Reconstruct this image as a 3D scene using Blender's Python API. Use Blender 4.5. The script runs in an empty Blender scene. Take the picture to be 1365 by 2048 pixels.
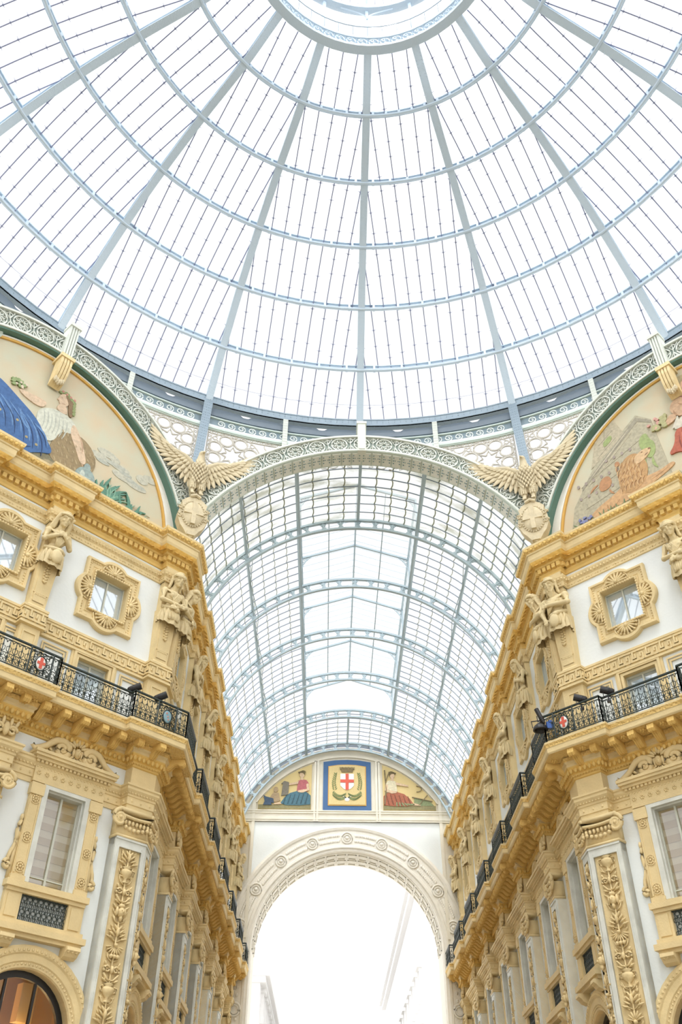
import bpy, bmesh, math, random
from math import sin, cos, pi, radians, sqrt, atan2, hypot, asin, acos
from mathutils import Vector, Matrix

C = bpy.context.scene.collection
SC = bpy.context.scene

# ------------------------------------------------------------------ camera
FPX = 1755.5783
CAMX, CAMY = -1.1524, -10.2680
YAW, PITCH, ROLL = 0.011744, 0.700612, 0.005969
def make_camera():
    f = Vector((sin(YAW)*cos(PITCH), cos(YAW)*cos(PITCH), sin(PITCH)))
    r0 = Vector((cos(YAW), -sin(YAW), 0)); u0 = r0.cross(f)
    r = r0*cos(ROLL) + u0*sin(ROLL); u = -r0*sin(ROLL) + u0*cos(ROLL)
    cd = bpy.data.cameras.new('camera'); cam = bpy.data.objects.new('camera', cd); C.objects.link(cam)
    m = Matrix(((r.x, u.x, -f.x, CAMX), (r.y, u.y, -f.y, CAMY), (r.z, u.z, -f.z, 0.0), (0, 0, 0, 1)))
    cam.matrix_world = m
    cd.sensor_fit = 'VERTICAL'; cd.sensor_height = 24.0; cd.lens = FPX/2048*24.0
    cd.clip_start = 0.1; cd.clip_end = 600
    SC.camera = cam
make_camera()

# ------------------------------------------------------------------ light
SKY, GLOW, HORIZON = 1.10, 2.6, 6.0        # bright even overcast, with the hazy sun high behind the camera
world = bpy.data.worlds.new('sky'); SC.world = world
world.use_nodes = True
def sky_nodes():
    nt = world.node_tree
    bg = nt.nodes['Background']
    tc = nt.nodes.new('ShaderNodeTexCoord')
    dp = nt.nodes.new('ShaderNodeVectorMath'); dp.operation = 'DOT_PRODUCT'
    dp.inputs[1].default_value = Vector((0.05, -0.60, 0.80)).normalized()
    nt.links.new(tc.outputs['Generated'], dp.inputs[0])
    mx = nt.nodes.new('ShaderNodeMath'); mx.operation = 'MAXIMUM'; mx.inputs[1].default_value = 0.0
    nt.links.new(dp.outputs['Value'], mx.inputs[0])
    pw = nt.nodes.new('ShaderNodeMath'); pw.operation = 'POWER'; pw.inputs[1].default_value = 3.0
    nt.links.new(mx.outputs[0], pw.inputs[0])
    ma = nt.nodes.new('ShaderNodeMath'); ma.operation = 'MULTIPLY_ADD'; ma.inputs[1].default_value = GLOW; ma.inputs[2].default_value = SKY
    nt.links.new(pw.outputs[0], ma.inputs[0])
    bg.inputs[0].default_value = (0.98, 0.988, 1.0, 1)
    # sunlit haze low on the horizon
    sp = nt.nodes.new('ShaderNodeSeparateXYZ'); nt.links.new(tc.outputs['Generated'], sp.inputs[0])
    ab = nt.nodes.new('ShaderNodeMath'); ab.operation = 'ABSOLUTE'; nt.links.new(sp.outputs[2], ab.inputs[0])
    sb = nt.nodes.new('ShaderNodeMath'); sb.operation = 'SUBTRACT'; sb.inputs[0].default_value = 1.0; nt.links.new(ab.outputs[0], sb.inputs[1])
    p4 = nt.nodes.new('ShaderNodeMath'); p4.operation = 'POWER'; p4.inputs[1].default_value = 9.0; nt.links.new(sb.outputs[0], p4.inputs[0])
    m2 = nt.nodes.new('ShaderNodeMath'); m2.operation = 'MULTIPLY_ADD'; m2.inputs[1].default_value = HORIZON
    nt.links.new(p4.outputs[0], m2.inputs[0]); nt.links.new(ma.outputs[0], m2.inputs[2])
    nt.links.new(m2.outputs[0], bg.inputs[1])
sky_nodes()
sl = bpy.data.lights.new('sun', 'SUN'); sl.energy = 2.1; sl.angle = radians(13); sl.color = (1.0, 0.97, 0.92)
so = bpy.data.objects.new('sun', sl); C.objects.link(so); so.location = (0, -20, 70)
so.rotation_euler = Vector((0.10, 0.44, -0.90)).to_track_quat('-Z', 'Y').to_euler()
SC.view_settings.view_transform = 'Standard'
SC.view_settings.look = 'None'
SC.view_settings.gamma = 1.0
SC.view_settings.use_curve_mapping = False
SC.view_settings.exposure = 0.0
SC.cycles.use_denoising = True
SC.cycles.max_bounces = 7
SC.cycles.diffuse_bounces = 4
SC.cycles.glossy_bounces = 3
SC.cycles.transmission_bounces = 4
SC.cycles.transparent_max_bounces = 14
SC.cycles.caustics_reflective = False
SC.cycles.caustics_refractive = False
SC.cycles.use_adaptive_sampling = True
SC.cycles.adaptive_threshold = 0.03

# ------------------------------------------------------------------ materials
def new_mat(name):
    m = bpy.data.materials.new(name); m.use_nodes = True
    nt = m.node_tree; nt.nodes.clear()
    out = nt.nodes.new('ShaderNodeOutputMaterial')
    return m, nt, out
def principled(name, col, rough=0.6, metal=0.0, bump=None, vary=None, spec=0.5, col2=None):
    """bump = (scale, strength, kind); vary = (scale, amount) mottles the colour"""
    m, nt, out = new_mat(name)
    b = nt.nodes.new('ShaderNodeBsdfPrincipled')
    b.inputs['Roughness'].default_value = rough; b.inputs['Metallic'].default_value = metal
    b.inputs['Specular IOR Level'].default_value = spec
    b.inputs['Base Color'].default_value = (*col, 1)
    tc = nt.nodes.new('ShaderNodeTexCoord')
    if vary:
        n = nt.nodes.new('ShaderNodeTexNoise'); n.inputs['Scale'].default_value = vary[0]; n.inputs['Detail'].default_value = 5
        nt.links.new(tc.outputs['Object'], n.inputs['Vector'])
        r = nt.nodes.new('ShaderNodeValToRGB')
        c2 = col2 or tuple(c*(1-vary[1]) for c in col)
        r.color_ramp.elements[0].position = 0.35; r.color_ramp.elements[0].color = (*c2, 1)
        r.color_ramp.elements[1].position = 0.62; r.color_ramp.elements[1].color = (*col, 1)
        nt.links.new(n.outputs['Fac'], r.inputs[0]); nt.links.new(r.outputs[0], b.inputs['Base Color'])
    if bump:
        kind = bump[2] if len(bump) > 2 else 'noise'
        if kind == 'noise':
            t = nt.nodes.new('ShaderNodeTexNoise'); t.inputs['Detail'].default_value = 4; o = t.outputs['Fac']
        elif kind == 'carved':
            t = nt.nodes.new('ShaderNodeTexVoronoi'); t.feature = 'SMOOTH_F1'; o = t.outputs['Distance']
        t.inputs['Scale'].default_value = bump[0]
        nt.links.new(tc.outputs['Object'], t.inputs['Vector'])
        bn = nt.nodes.new('ShaderNodeBump'); bn.inputs['Strength'].default_value = bump[1]; bn.inputs['Distance'].default_value = 0.06
        nt.links.new(o, bn.inputs['Height']); nt.links.new(bn.outputs[0], b.inputs['Normal'])
    nt.links.new(b.outputs[0], out.inputs[0])
    return m
def glass(name, tint, milk, gloss=0.06, dirt=None):
    m, nt, out = new_mat(name)
    tr = nt.nodes.new('ShaderNodeBsdfTransparent'); tr.inputs[0].default_value = (*tint, 1)
    tl = nt.nodes.new('ShaderNodeBsdfTranslucent'); tl.inputs[0].default_value = (0.95, 0.96, 0.97, 1)
    gl = nt.nodes.new('ShaderNodeBsdfGlossy'); gl.inputs['Roughness'].default_value = 0.05
    m1 = nt.nodes.new('ShaderNodeMixShader'); m1.inputs[0].default_value = milk
    nt.links.new(tr.outputs[0], m1.inputs[1]); nt.links.new(tl.outputs[0], m1.inputs[2])
    if dirt:
        tc = nt.nodes.new('ShaderNodeTexCoord')
        mp = nt.nodes.new('ShaderNodeMapping'); mp.inputs['Scale'].default_value = dirt[1]
        nz = nt.nodes.new('ShaderNodeTexNoise'); nz.inputs['Scale'].default_value = 1.0; nz.inputs['Detail'].default_value = 6
        nt.links.new(tc.outputs['Object'], mp.inputs[0]); nt.links.new(mp.outputs[0], nz.inputs['Vector'])
        rp = nt.nodes.new('ShaderNodeValToRGB')
        rp.color_ramp.elements[0].position = dirt[2]; rp.color_ramp.elements[0].color = (*tint, 1)
        rp.color_ramp.elements[1].position = dirt[2]+0.16; rp.color_ramp.elements[1].color = (*dirt[0], 1)
        nt.links.new(nz.outputs['Fac'], rp.inputs[0]); nt.links.new(rp.outputs[0], tr.inputs[0])
    m2 = nt.nodes.new('ShaderNodeMixShader'); m2.inputs[0].default_value = gloss
    nt.links.new(m1.outputs[0], m2.inputs[1]); nt.links.new(gl.outputs[0], m2.inputs[2])
    nt.links.new(m2.outputs[0], out.inputs[0])
    return m
def pane_mat(name, col, gloss):
    m, nt, out = new_mat(name)
    d = nt.nodes.new('ShaderNodeBsdfDiffuse'); d.inputs[0].default_value = (*col, 1)
    g = nt.nodes.new('ShaderNodeBsdfGlossy'); g.inputs['Roughness'].default_value = 0.02
    g.inputs[0].default_value = (0.9, 0.95, 1.0, 1)
    mx = nt.nodes.new('ShaderNodeMixShader'); mx.inputs[0].default_value = gloss
    nt.links.new(d.outputs[0], mx.inputs[1]); nt.links.new(g.outputs[0], mx.inputs[2]); nt.links.new(mx.outputs[0], out.inputs[0])
    return m
def emit(name, col, s):
    m, nt, out = new_mat(name)
    e = nt.nodes.new('ShaderNodeEmission'); e.inputs[0].default_value = (*col, 1); e.inputs[1].default_value = s
    nt.links.new(e.outputs[0], out.inputs[0]); return m

M = dict(
    stucco=principled('stucco_white', (0.79, 0.83, 0.83), 0.85, bump=(9, 0.08), vary=(0.8, 0.04)),
    ochre=principled('ochre_stone', (0.77, 0.615, 0.335), 0.75, bump=(16, 0.18), vary=(1.6, 0.12)),
    ochre_shade=principled('ochre_stone_shade', (0.77, 0.53, 0.175), 0.75, bump=(14, 0.12), vary=(1.6, 0.12)),  # same ochre; golden bounce under cornices and brackets put into the colour
    statue=principled('statue_stone', (0.71, 0.585, 0.34), 0.75, bump=(10, 0.22), vary=(2.5, 0.12)),
    carved=principled('carved_ochre_shade', (0.74, 0.47, 0.12), 0.8, bump=(7.5, 0.9, 'carved')),  # soffit ornament: the ochre with its warm shade painted in
    carved_fine_shade=principled('carved_fine_shade', (0.77, 0.54, 0.20), 0.8, bump=(16, 0.8, 'carved')),  # ochre in finer relief, warm shade of the undersides mixed into the tone
    cream=principled('cream_stone', (0.78, 0.74, 0.63), 0.8, bump=(8, 0.08), vary=(1.2, 0.06)),
    cream_pale=principled('pale_plaster', (0.84, 0.81, 0.73), 0.8, bump=(20, 0.25), vary=(3, 0.05)),
    marble=principled('grey_marble', (0.71, 0.73, 0.68), 0.5, vary=(2.2, 0.18)),
    eagle=principled('eagle_plaster', (0.63, 0.54, 0.36), 0.75, bump=(14, 0.25), vary=(4, 0.12)),
    steel=principled('steel_pale_blue', (0.55, 0.655, 0.75), 0.5, bump=(18, 0.12)),
    steel_dark=principled('steel_grey_blue', (0.27, 0.345, 0.41), 0.55),
    steel_mid=principled('steel_vault', (0.36, 0.45, 0.50), 0.55),
    gutter=principled('gutter_slate', (0.15, 0.19, 0.23), 0.55),
    plate=principled('plate_white', (0.68, 0.70, 0.65), 0.6),
    vbar=principled('vault_bar', (0.24, 0.29, 0.36), 0.5),
    bar=principled('glazing_bar', (0.24, 0.26, 0.38), 0.5),
    lattice=principled('lattice_paint', (0.64, 0.67, 0.61), 0.6),
    lattice_back=principled('lattice_backing', (0.30, 0.36, 0.32), 0.6),
    screen=principled('screen_paint', (0.50, 0.47, 0.41), 0.6),
    teal=principled('teal_paint', (0.20, 0.33, 0.35), 0.5, vary=(3, 0.25)),
    green=principled('green_paint', (0.10, 0.20, 0.16), 0.5),
    green_pale=principled('sage_paint', (0.55, 0.63, 0.58), 0.6),
    joint=principled('joint_putty', (0.42, 0.46, 0.34), 0.7, vary=(2.0, 0.35)),
    frieze=principled('frieze_blue_grey', (0.22, 0.29, 0.33), 0.55),
    scroll=principled('frieze_scroll', (0.74, 0.80, 0.78), 0.6),
    iron=principled('wrought_iron', (0.028, 0.042, 0.038), 0.42, metal=0.1),
    black=principled('black_paint', (0.012, 0.012, 0.014), 0.4),
    gold=principled('gold_line', (0.62, 0.36, 0.08), 0.5),
    glass=glass('dome_glass', (0.985, 0.99, 0.995), 0.07),
    vglass=glass('vault_glass', (0.985, 0.985, 0.985), 0.06),
    dglass=glass('stained_vault_glass', (0.94, 0.945, 0.90), 0.16, dirt=((0.36, 0.36, 0.24), (0.5, 1.6, 0.4), 0.50)),
    pane=pane_mat('window_pane', (0.52, 0.60, 0.64), 0.42),
    pane_dim=glass('lower_pane', (0.9, 0.88, 0.82), 0.0, 0.22), blind=principled('blind_cream', (0.60, 0.53, 0.38), 0.7), blind_tan=principled('blind_tan', (0.44, 0.33, 0.17), 0.7),
    wood=principled('window_sash', (0.60, 0.62, 0.55), 0.6),
    floor=principled('marble_floor', (0.40, 0.36, 0.30), 0.35, vary=(0.6, 0.2)),
    street=principled('street_paving', (0.70, 0.68, 0.63), 0.8, vary=(0.4, 0.1)),
    outside=principled('outside_render', (0.70, 0.69, 0.68), 0.8),
    mosaic_gold=principled('mosaic_gold', (0.76, 0.60, 0.27), 0.5, bump=(90, 0.3), vary=(60, 0.25)),
    mosaic_blue=principled('mosaic_blue', (0.05, 0.14, 0.32), 0.5, bump=(90, 0.3), vary=(60, 0.2)),
    red=principled('cross_red', (0.62, 0.10, 0.06), 0.5),
    white=principled('enamel_white', (0.80, 0.80, 0.78), 0.5),
)

# ------------------------------------------------------------------ mesh helpers
class MB:
    def __init__(self): self.v = []; self.f = []
    def add(self, vs, fs):
        o = len(self.v); self.v += [tuple(p) for p in vs]; self.f += [tuple(i+o for i in f) for f in fs]; return self
    def quad(self, a, b, c, d): return self.add([a, b, c, d], [(0, 1, 2, 3)])
    def box(self, x0, x1, y0, y1, z0, z1, T=None):
        vs = [(x0,y0,z0),(x1,y0,z0),(x1,y1,z0),(x0,y1,z0),(x0,y0,z1),(x1,y0,z1),(x1,y1,z1),(x0,y1,z1)]
        if T: vs = [T(p) for p in vs]
        return self.add(vs, [(0,3,2,1),(4,5,6,7),(0,1,5,4),(1,2,6,5),(2,3,7,6),(3,0,4,7)])
    def sweep(self, rings, closed_ring=False, closed_path=False, caps=False):
        n = len(rings[0]); o = len(self.v)
        for r in rings: self.v += [tuple(p) for p in r]
        m = len(rings)
        for i in range(m if closed_path else m-1):
            a = o + i*n; b = o + ((i+1) % m)*n
            for j in range(n if closed_ring else n-1):
                k = (j+1) % n
                self.f.append((a+j, a+k, b+k, b+j))
        if caps and closed_ring:
            self.f.append(tuple(o+j for j in range(n))[::-1]); self.f.append(tuple(o+(m-1)*n+j for j in range(n)))
        return self
    def tube(self, pts, r, n=5, closed=False, up=(0,0,1), flat=1.0, caps=True):
        pts = [Vector(p) for p in pts]; m = len(pts); rings = []
        up = Vector(up)
        for i, p in enumerate(pts):
            a = pts[i-1] if (i > 0 or closed) else p; b = pts[(i+1) % m] if (i < m-1 or closed) else p
            t = (b-a)
            if t.length < 1e-9: t = Vector((0, 0, 1))
            t.normalize()
            s = t.cross(up)
            if s.length < 1e-3: s = t.cross(Vector((1, 0, 0.01)))
            s.normalize(); w = s.cross(t)
            rr = r[i] if isinstance(r, (list, tuple)) else r
            rings.append([p + s*(rr*cos(2*pi*k/n+pi/n)) + w*(rr*flat*sin(2*pi*k/n+pi/n)) for k in range(n)])
        return self.sweep(rings, True, closed, caps=caps and not closed)
    def ell(self, c, rad, rot=None, n=8, m=5):
        c = Vector(c); rings = []
        for i in range(m+1):
            th = pi*i/m
            ring = []
            for j in range(n):
                p = Vector((rad[0]*sin(th)*cos(2*pi*j/n), rad[1]*sin(th)*sin(2*pi*j/n), rad[2]*cos(th)))
                if rot is not None: p = rot @ p
                ring.append(c+p)
            rings.append(ring)
        return self.sweep(rings, True)
    def lathe(self, prof, c=(0,0,0), n=12, T=None, a0=0.0, a1=2*pi):
        full = abs(a1-a0-2*pi) < 1e-6
        k = n if full else n+1
        rings = []
        for r, z in prof:
            ring = [Vector((c[0]+r*cos(a0+(a1-a0)*j/n), c[1]+r*sin(a0+(a1-a0)*j/n), c[2]+z)) for j in range(k)]
            if T: ring = [T(p) for p in ring]
            rings.append(ring)
        return self.sweep(rings, full)
    def prism(self, poly, t0, t1, T):
        """polygon (a,b) extruded from t0 to t1; T(a,b,t) -> point"""
        n = len(poly)
        vs = [T(a, b, t0) for a, b in poly] + [T(a, b, t1) for a, b in poly]
        fs = [tuple(range(n))[::-1], tuple(range(n, 2*n))] + [(i, (i+1) % n, n+(i+1) % n, n+i) for i in range(n)]
        return self.add(vs, fs)
    def merge(self, o, T=None):
        return self.add([T(p) for p in o.v] if T else o.v, o.f)
    def mesh(self, name, mat, smooth=False):
        me = bpy.data.meshes.new(name); me.from_pydata(self.v, [], self.f); me.materials.append(mat)
        if smooth:
            me.polygons.foreach_set('use_smooth', [True]*len(me.polygons))
        me.update(); return me
def link(name, me, parent=None, mtx=None):
    o = bpy.data.objects.new(name, me); C.objects.link(o)
    if parent is not None: o.parent = parent
    if mtx is not None: o.matrix_local = mtx
    return o
def tag(o, label=None, cat=None, group=None, kind=None):
    if label: o['label'] = label
    if cat: o['category'] = cat
    if group: o['group'] = group
    if kind: o['kind'] = kind
    return o
def thing(name, label, cat, mtx=None, group=None, kind=None):
    o = bpy.data.objects.new(name, None); C.objects.link(o); o.empty_display_size = 0.2
    if mtx is not None: o.matrix_world = mtx
    return tag(o, label, cat, group, kind)
def part(name, mb, mat, parent, smooth=False, label=None, mtx=None):
    o = link(name, mb.mesh(name, M[mat] if isinstance(mat, str) else mat, smooth), parent, mtx)
    if label: o['label'] = label
    return o
def single(name, mb, mat, label, cat, group=None, kind=None, smooth=False, mtx=None):
    o = link(name, mb.mesh(name, M[mat] if isinstance(mat, str) else mat, smooth))
    if mtx is not None: o.matrix_world = mtx
    return tag(o, label, cat, group, kind)
def dup(root, mtx, label, group=None):
    r = root.copy(); C.objects.link(r); r.matrix_world = mtx; r['label'] = label
    if group: r['group'] = group
    for ch in list(root.children):
        c = ch.copy(); C.objects.link(c); c.parent = r
        for g in list(ch.children):
            d = g.copy(); C.objects.link(d); d.parent = c
    return r
ORD = ['first', 'second', 'third', 'fourth', 'fifth', 'sixth', 'seventh', 'eighth', 'ninth', 'tenth']

# ------------------------------------------------------------------ plan of the place
A = 16.242          # distance from the octagon's centre to a diagonal wall
XW = 6.889          # half width of the arcade
D = 45.02           # far end wall of the arcade
S2 = sqrt(0.5)
YC = A/S2 - XW      # where the arcade wall meets the diagonal wall
LD = (YC - XW)/S2   # length of a diagonal wall
GZ = -1.65          # pavement level
YP = [21.06 + 4.65*k for k in range(6)]     # pilaster axes along the arcade
SIDES = ((-1, 'left'), (1, 'right'))
def on_arm(side, y, z, off=0.0):
    return Matrix.Translation((side*(XW-off), y, z)) @ Matrix.Rotation(radians(-90*side), 4, 'Z')
def on_diag(side, u, z, off=0.0):
    x = side*(XW + u*S2 - off*S2); y = YC - u*S2 - off*S2
    return Matrix.Translation((x, y, z)) @ Matrix.Rotation(radians(-45*side), 4, 'Z')
def on_far(x, z, off=0.0):
    return Matrix.Translation((x, D-off, z))
def P(p): return p
# ------------------------------------------------------------------ the dome
RR = [17.5, 15.951, 13.989, 11.797, 9.39, 6.879, 4.80]
RZ = [28.475, 30.50, 32.386, 33.894, 35.018, 35.882, 37.184]
def dome_curve(n=36):
    """smooth meridian through the measured rings (Catmull-Rom): (r, z) from base to lantern"""
    out = []
    pts = list(zip(RR, RZ)); pts = [(18.6, 26.3)] + pts + [(2.7, 37.9)]
    for i in range(1, len(pts)-2):
        p0, p1, p2, p3 = pts[i-1:i+3]
        for k in range(6):
            t = k/6
            out.append(tuple(0.5*((2*p1[j]) + (-p0[j]+p2[j])*t + (2*p0[j]-5*p1[j]+4*p2[j]-p3[j])*t*t + (-p0[j]+3*p1[j]-3*p2[j]+p3[j])*t**3) for j in (0, 1)))
    out.append(pts[-2]); return out
DC = dome_curve()
def dome_z(r):
    for (r0, z0), (r1, z1) in zip(DC, DC[1:]):
        if r0 >= r >= r1:
            return z0 + (z1-z0)*(r0-r)/max(r0-r1, 1e-6)
    return DC[0][1] if r > DC[0][0] else DC[-1][1]
def pol(r, a, z): return (r*sin(a), r*cos(a), z)
dome = thing('glass_dome', 'great glass and iron dome rising over the crossing', 'dome', Matrix.Translation((0, 0, 28.4)))
DT = Matrix.Translation((0, 0, -28.4))
# normals along the meridian, for the ribs' depth
def rib_mesh():
    mb = MB(); rings = []
    for i, (r, z) in enumerate(DC):
        a = DC[max(i-1, 0)]; b = DC[min(i+1, len(DC)-1)]
        t = Vector((b[0]-a[0], b[1]-a[1])).normalized(); n = Vector((t.y, -t.x))   # outwards
        w, d = 0.155, 0.42
        q = lambda s, o: (s, r + n.x*o, z + n.y*o)
        rings.append([q(-w, 0), q(w, 0), q(w, .05), q(.035, .05), q(.035, d-.05), q(w*.8, d-.05), q(w*.8, d), q(-w*.8, d), q(-w*.8, d-.05), q(-.035, d-.05), q(-.035, .05), q(-w, .05)])
    mb.sweep(rings, True, caps=True)
    # rivet rows on the lower flange
    for i in range(0, len(DC)-1):
        for k in range(3):
            t = (k+.5)/3; r = DC[i][0]+(DC[i+1][0]-DC[i][0])*t; z = DC[i][1]+(DC[i+1][1]-DC[i][1])*t
            for s in (-.11, .11): mb.ell((s, r-.004, z-.004), (.02, .02, .02), n=4, m=2)
    return mb
rib_me = rib_mesh().mesh('rib', M['steel'])
for k in range(16):
    link('rib', rib_me, dome, DT @ Matrix.Rotation(-radians(22.5*k), 4, 'Z'))
def ring_box(mb, r0, r1, z0, z1, n=96, a0=0.0, a1=2*pi, c=(0, 0)):
    rings = []
    full = a1-a0 > 6.28
    for j in range(n if full else n+1):
        a = a0+(a1-a0)*j/n
        rings.append([(c[0]+r*sin(a), c[1]+r*cos(a), z) for r, z in ((r0, z0), (r1, z0), (r1, z1), (r0, z1))])
    return mb.sweep(rings, True, full, caps=not full)
for i in range(1, 6):
    mb = MB(); r, z = RR[i], RZ[i]
    # a thin web, a lower tube and an upper flange, following the slope of the glass
    ring_box(mb, r+.10, r+.14, z+.05, z+.36)
    ring_box(mb, r+.02, r+.22, z+.33, z+.40)
    rings = []
    for j in range(96):
        a = 2*pi*j/96; c = (r+.02, z+.02)
        rings.append([pol(c[0]+.075*cos(2*pi*k/8), a, c[1]+.075*sin(2*pi*k/8)) for k in range(8)])
    mb.sweep(rings, True, True)
    for j in range(80):
        a = 2*pi*(j+.5)/80
        mb.box(-.05, .05, r-.02, r+.12, z+.0, z+.34, T=lambda p, a=a: pol(p[1], a+p[0]/r, p[2]))
    part('purlin_ring', mb, 'steel', dome, mtx=DT)
# base ring: a riveted box girder
mb = MB(); ring_box(mb, 17.40, 17.72, 28.43, 28.52); ring_box(mb, 17.42, 17.48, 28.43, 28.80); ring_box(mb, 17.40, 17.75, 28.78, 28.84)
for j in range(420):
    for zz in (28.50, 28.62, 28.74):
        mb.ell(pol(17.41, 2*pi*j/420, zz), (.022, .022, .022), n=4, m=2)
    for rr in (17.48, 17.62): mb.ell(pol(rr, 2*pi*(j+.5)/420, 28.425), (.022, .022, .022), n=4, m=2)
part('base_ring', mb, 'steel_dark', dome, mtx=DT, label='riveted grey blue base ring')
# glazing of the sixteen bays with its bars
def gore_glass():
    mb = MB(); rings = []
    for r, z in DC:
        rings.append([pol(r+.30, radians(11.25)*(2*j/8-1), z+.22) for j in range(9)])
    return mb.sweep(rings)
def gore_bars():
    mb = MB()
    hw = tan11 = math.tan(radians(11.25))
    for i in range(-5, 6):
        w = i*.575
        rmin = max(abs(w)/sin(radians(11.25)), 4.85)
        if rmin > 17.3: continue
        pts = []; N = 22
        for k in range(N+1):
            r = 17.5 + (rmin-17.5)*k/N
            a = asin(max(-1, min(1, w/r)))
            pts.append(pol(r+.22, a, dome_z(r)+.17))
        mb.tube(pts, .027, 4)
        # clips where the panes overlap
        L = 0.0; nxt = .5 + .25*(i % 2)
        for a, b in zip(pts, pts[1:]):
            a, b = Vector(a), Vector(b); L += (b-a).length
            if L > nxt:
                q = b; mb.ell(q, (.05, .05, .035), n=5, m=3)
                mb.tube([q+Vector((-.11, 0, .02)), q+Vector((.11, 0, .02))], .010, 3)
                nxt += .95
    # faint pane joints across the bay
    for rr in [16.9]:
        mb.tube([pol(rr+.3, radians(11.25)*(2*j/8-1), dome_z(rr)+.2) for j in range(9)], .009, 3)
    return mb
gg = gore_glass().mesh('glazing', M['glass']); gb = gore_bars().mesh('glazing_bars', M['bar'])
for k in range(16):
    R = DT @ Matrix.Rotation(-radians(22.5*(k+.5)), 4, 'Z')
    g = link('glazing', gg, dome, R)
    b = link('glazing_bars', gb, g)
# lantern on the crown of the dome
lan = MB()
ring_box(lan, 4.62, 4.98, 37.10, 37.28, 64); ring_box(lan, 4.70, 4.78, 37.28, 37.34, 64); ring_box(lan, 4.66, 4.92, 37.98, 38.12, 64)
part('lantern_ring', lan, 'steel', dome, mtx=DT)
lt = MB()
for j in range(64):
    a = 2*pi*(j+.5)/64
    circ = [pol(4.72, a+.19*cos(t)/4.72, 37.66+.26*sin(t)) for t in [2*pi*q/10 for q in range(10)]]
    lt.tube(circ, .04, 4, closed=True)
    for s in (0, 1, 2, 3):
        t = pi*s/4
        lt.tube([pol(4.72, a+.19*cos(t)/4.72, 37.66+.26*sin(t)), pol(4.72, a-.19*cos(t)/4.72, 37.66-0.26*sin(t))], .03, 3)
    lt.tube([pol(4.72, a+.5*2*pi/64, 37.3), pol(4.72, a+.5*2*pi/64, 38.0)], .02, 3)
part('lantern_lattice', lt, 'steel', dome, mtx=DT)
lr = MB()
for j in range(48):
    a = 2*pi*j/48; lr.tube([pol(4.62, a, 38.1), pol(4.62, a, 38.95)], .014, 3)
lr.tube([pol(4.62, 2*pi*j/64, 38.95) for j in range(64)], .02, 4, closed=True)
part('lantern_railing', lr, 'steel_dark', dome, mtx=DT)
lp = MB()
for k in range(16):
    a = radians(22.5*k)
    lp.tube([pol(4.85, a, 38.1), pol(4.75, a, 41.0)], .085, 4)
    if k % 2 == 0:
        for s in (-1, 1):
            lp.tube([pol(4.7, a+s*.24*(1-cos(t)), 40.0+.8*sin(t)) for t in [pi/2*q/6 for q in range(7)]], .03, 3)
ring_box(lp, 4.55, 4.9, 40.85, 41.1, 64)
rf = [(4.8, 41.1), (4.2, 42.3), (3.0, 43.4), (1.6, 44.1), (0.15, 44.4)]
for k in range(16):
    a = radians(22.5*k); lp.tube([pol(r, a, z) for r, z in rf], .06, 4)
ring_box(lp, 2.95, 3.05, 43.35, 43.45, 48)
part('lantern_frame', lp, 'steel', dome, mtx=DT)
lg = MB()
lg.lathe([(4.85, 38.1), (4.8, 41.1)] , n=48); lg.lathe([(r+.05, z+.06) for r, z in rf], n=48)
part('lantern_glazing', lg, 'glass', dome, mtx=DT)
lb = MB()
for k in range(80):
    a = 2*pi*k/80
    lb.tube([pol(r+.05, a, z+.05) for r, z in rf[:4]], .012, 3)
part('lantern_bars', lb, 'bar', dome, mtx=DT)

# ------------------------------------------------------------------ frieze under the dome
fr = thing('scroll_frieze', 'curved iron frieze with running scrolls under the dome base ring', 'frieze', Matrix.Translation((0, 0, 27.0)))
FT = Matrix.Translation((0, 0, -27.0))
FA = (radians(-80), radians(80))
mb = MB(); ring_box(mb, 17.55, 17.62, 27.05, 27.80, 64, *FA); part('band', mb, 'frieze', fr, mtx=FT)
mb = MB(); ring_box(mb, 17.46, 17.64, 26.98, 27.07, 64, *FA); ring_box(mb, 17.46, 17.6, 27.62, 27.68, 64, *FA); part('moulding', mb, 'green_pale', fr, mtx=FT)
mb = MB()   # dark gutter with its scalloped edge
rings = []
N = 400
for j in range(N+1):
    a = FA[0]+(FA[1]-FA[0])*j/N
    ph = (math.degrees(a)+11.25) % 11.25
    s = 0.10*abs(sin(pi*ph/11.25*2)) - (0.16 if 5.0 < ph < 6.25 else 0)
    rings.append([pol(17.50, a, 27.80), pol(17.55, a, 28.24+s*.6), pol(17.62, a, 28.24+s*.6), pol(17.64, a, 27.80)])
mb.sweep(rings, True, caps=True)
part('gutter', mb, 'gutter', fr, mtx=FT, label='dark scalloped gutter')
mb = MB()
nS = 16*15
for k in range(nS):
    a = 2*pi*(k+.5)/nS
    if not FA[0] < (a if a < pi else a-2*pi) < FA[1]: continue
    if abs(((math.degrees(a)) % 22.5)) < 1.0 or abs(((math.degrees(a)) % 22.5)-22.5) < 1.0: continue
    pts = []
    for q in range(15):
        t = q/14; th = -pi*.5 + t*3.0*pi; rr = .20*(1-t*.78)
        pts.append(pol(17.53, a+(rr*cos(th))/17.5, 27.40+rr*sin(th)))
    pts = [pol(17.53, a-.24/17.5, 27.20)] + pts
    mb.tube(pts, .034, 4, caps=False)
ring_box(mb, 17.49, 17.56, 27.05, 27.22, 64, *FA)
part('scrolls', mb, 'scroll', fr, mtx=FT)

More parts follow.
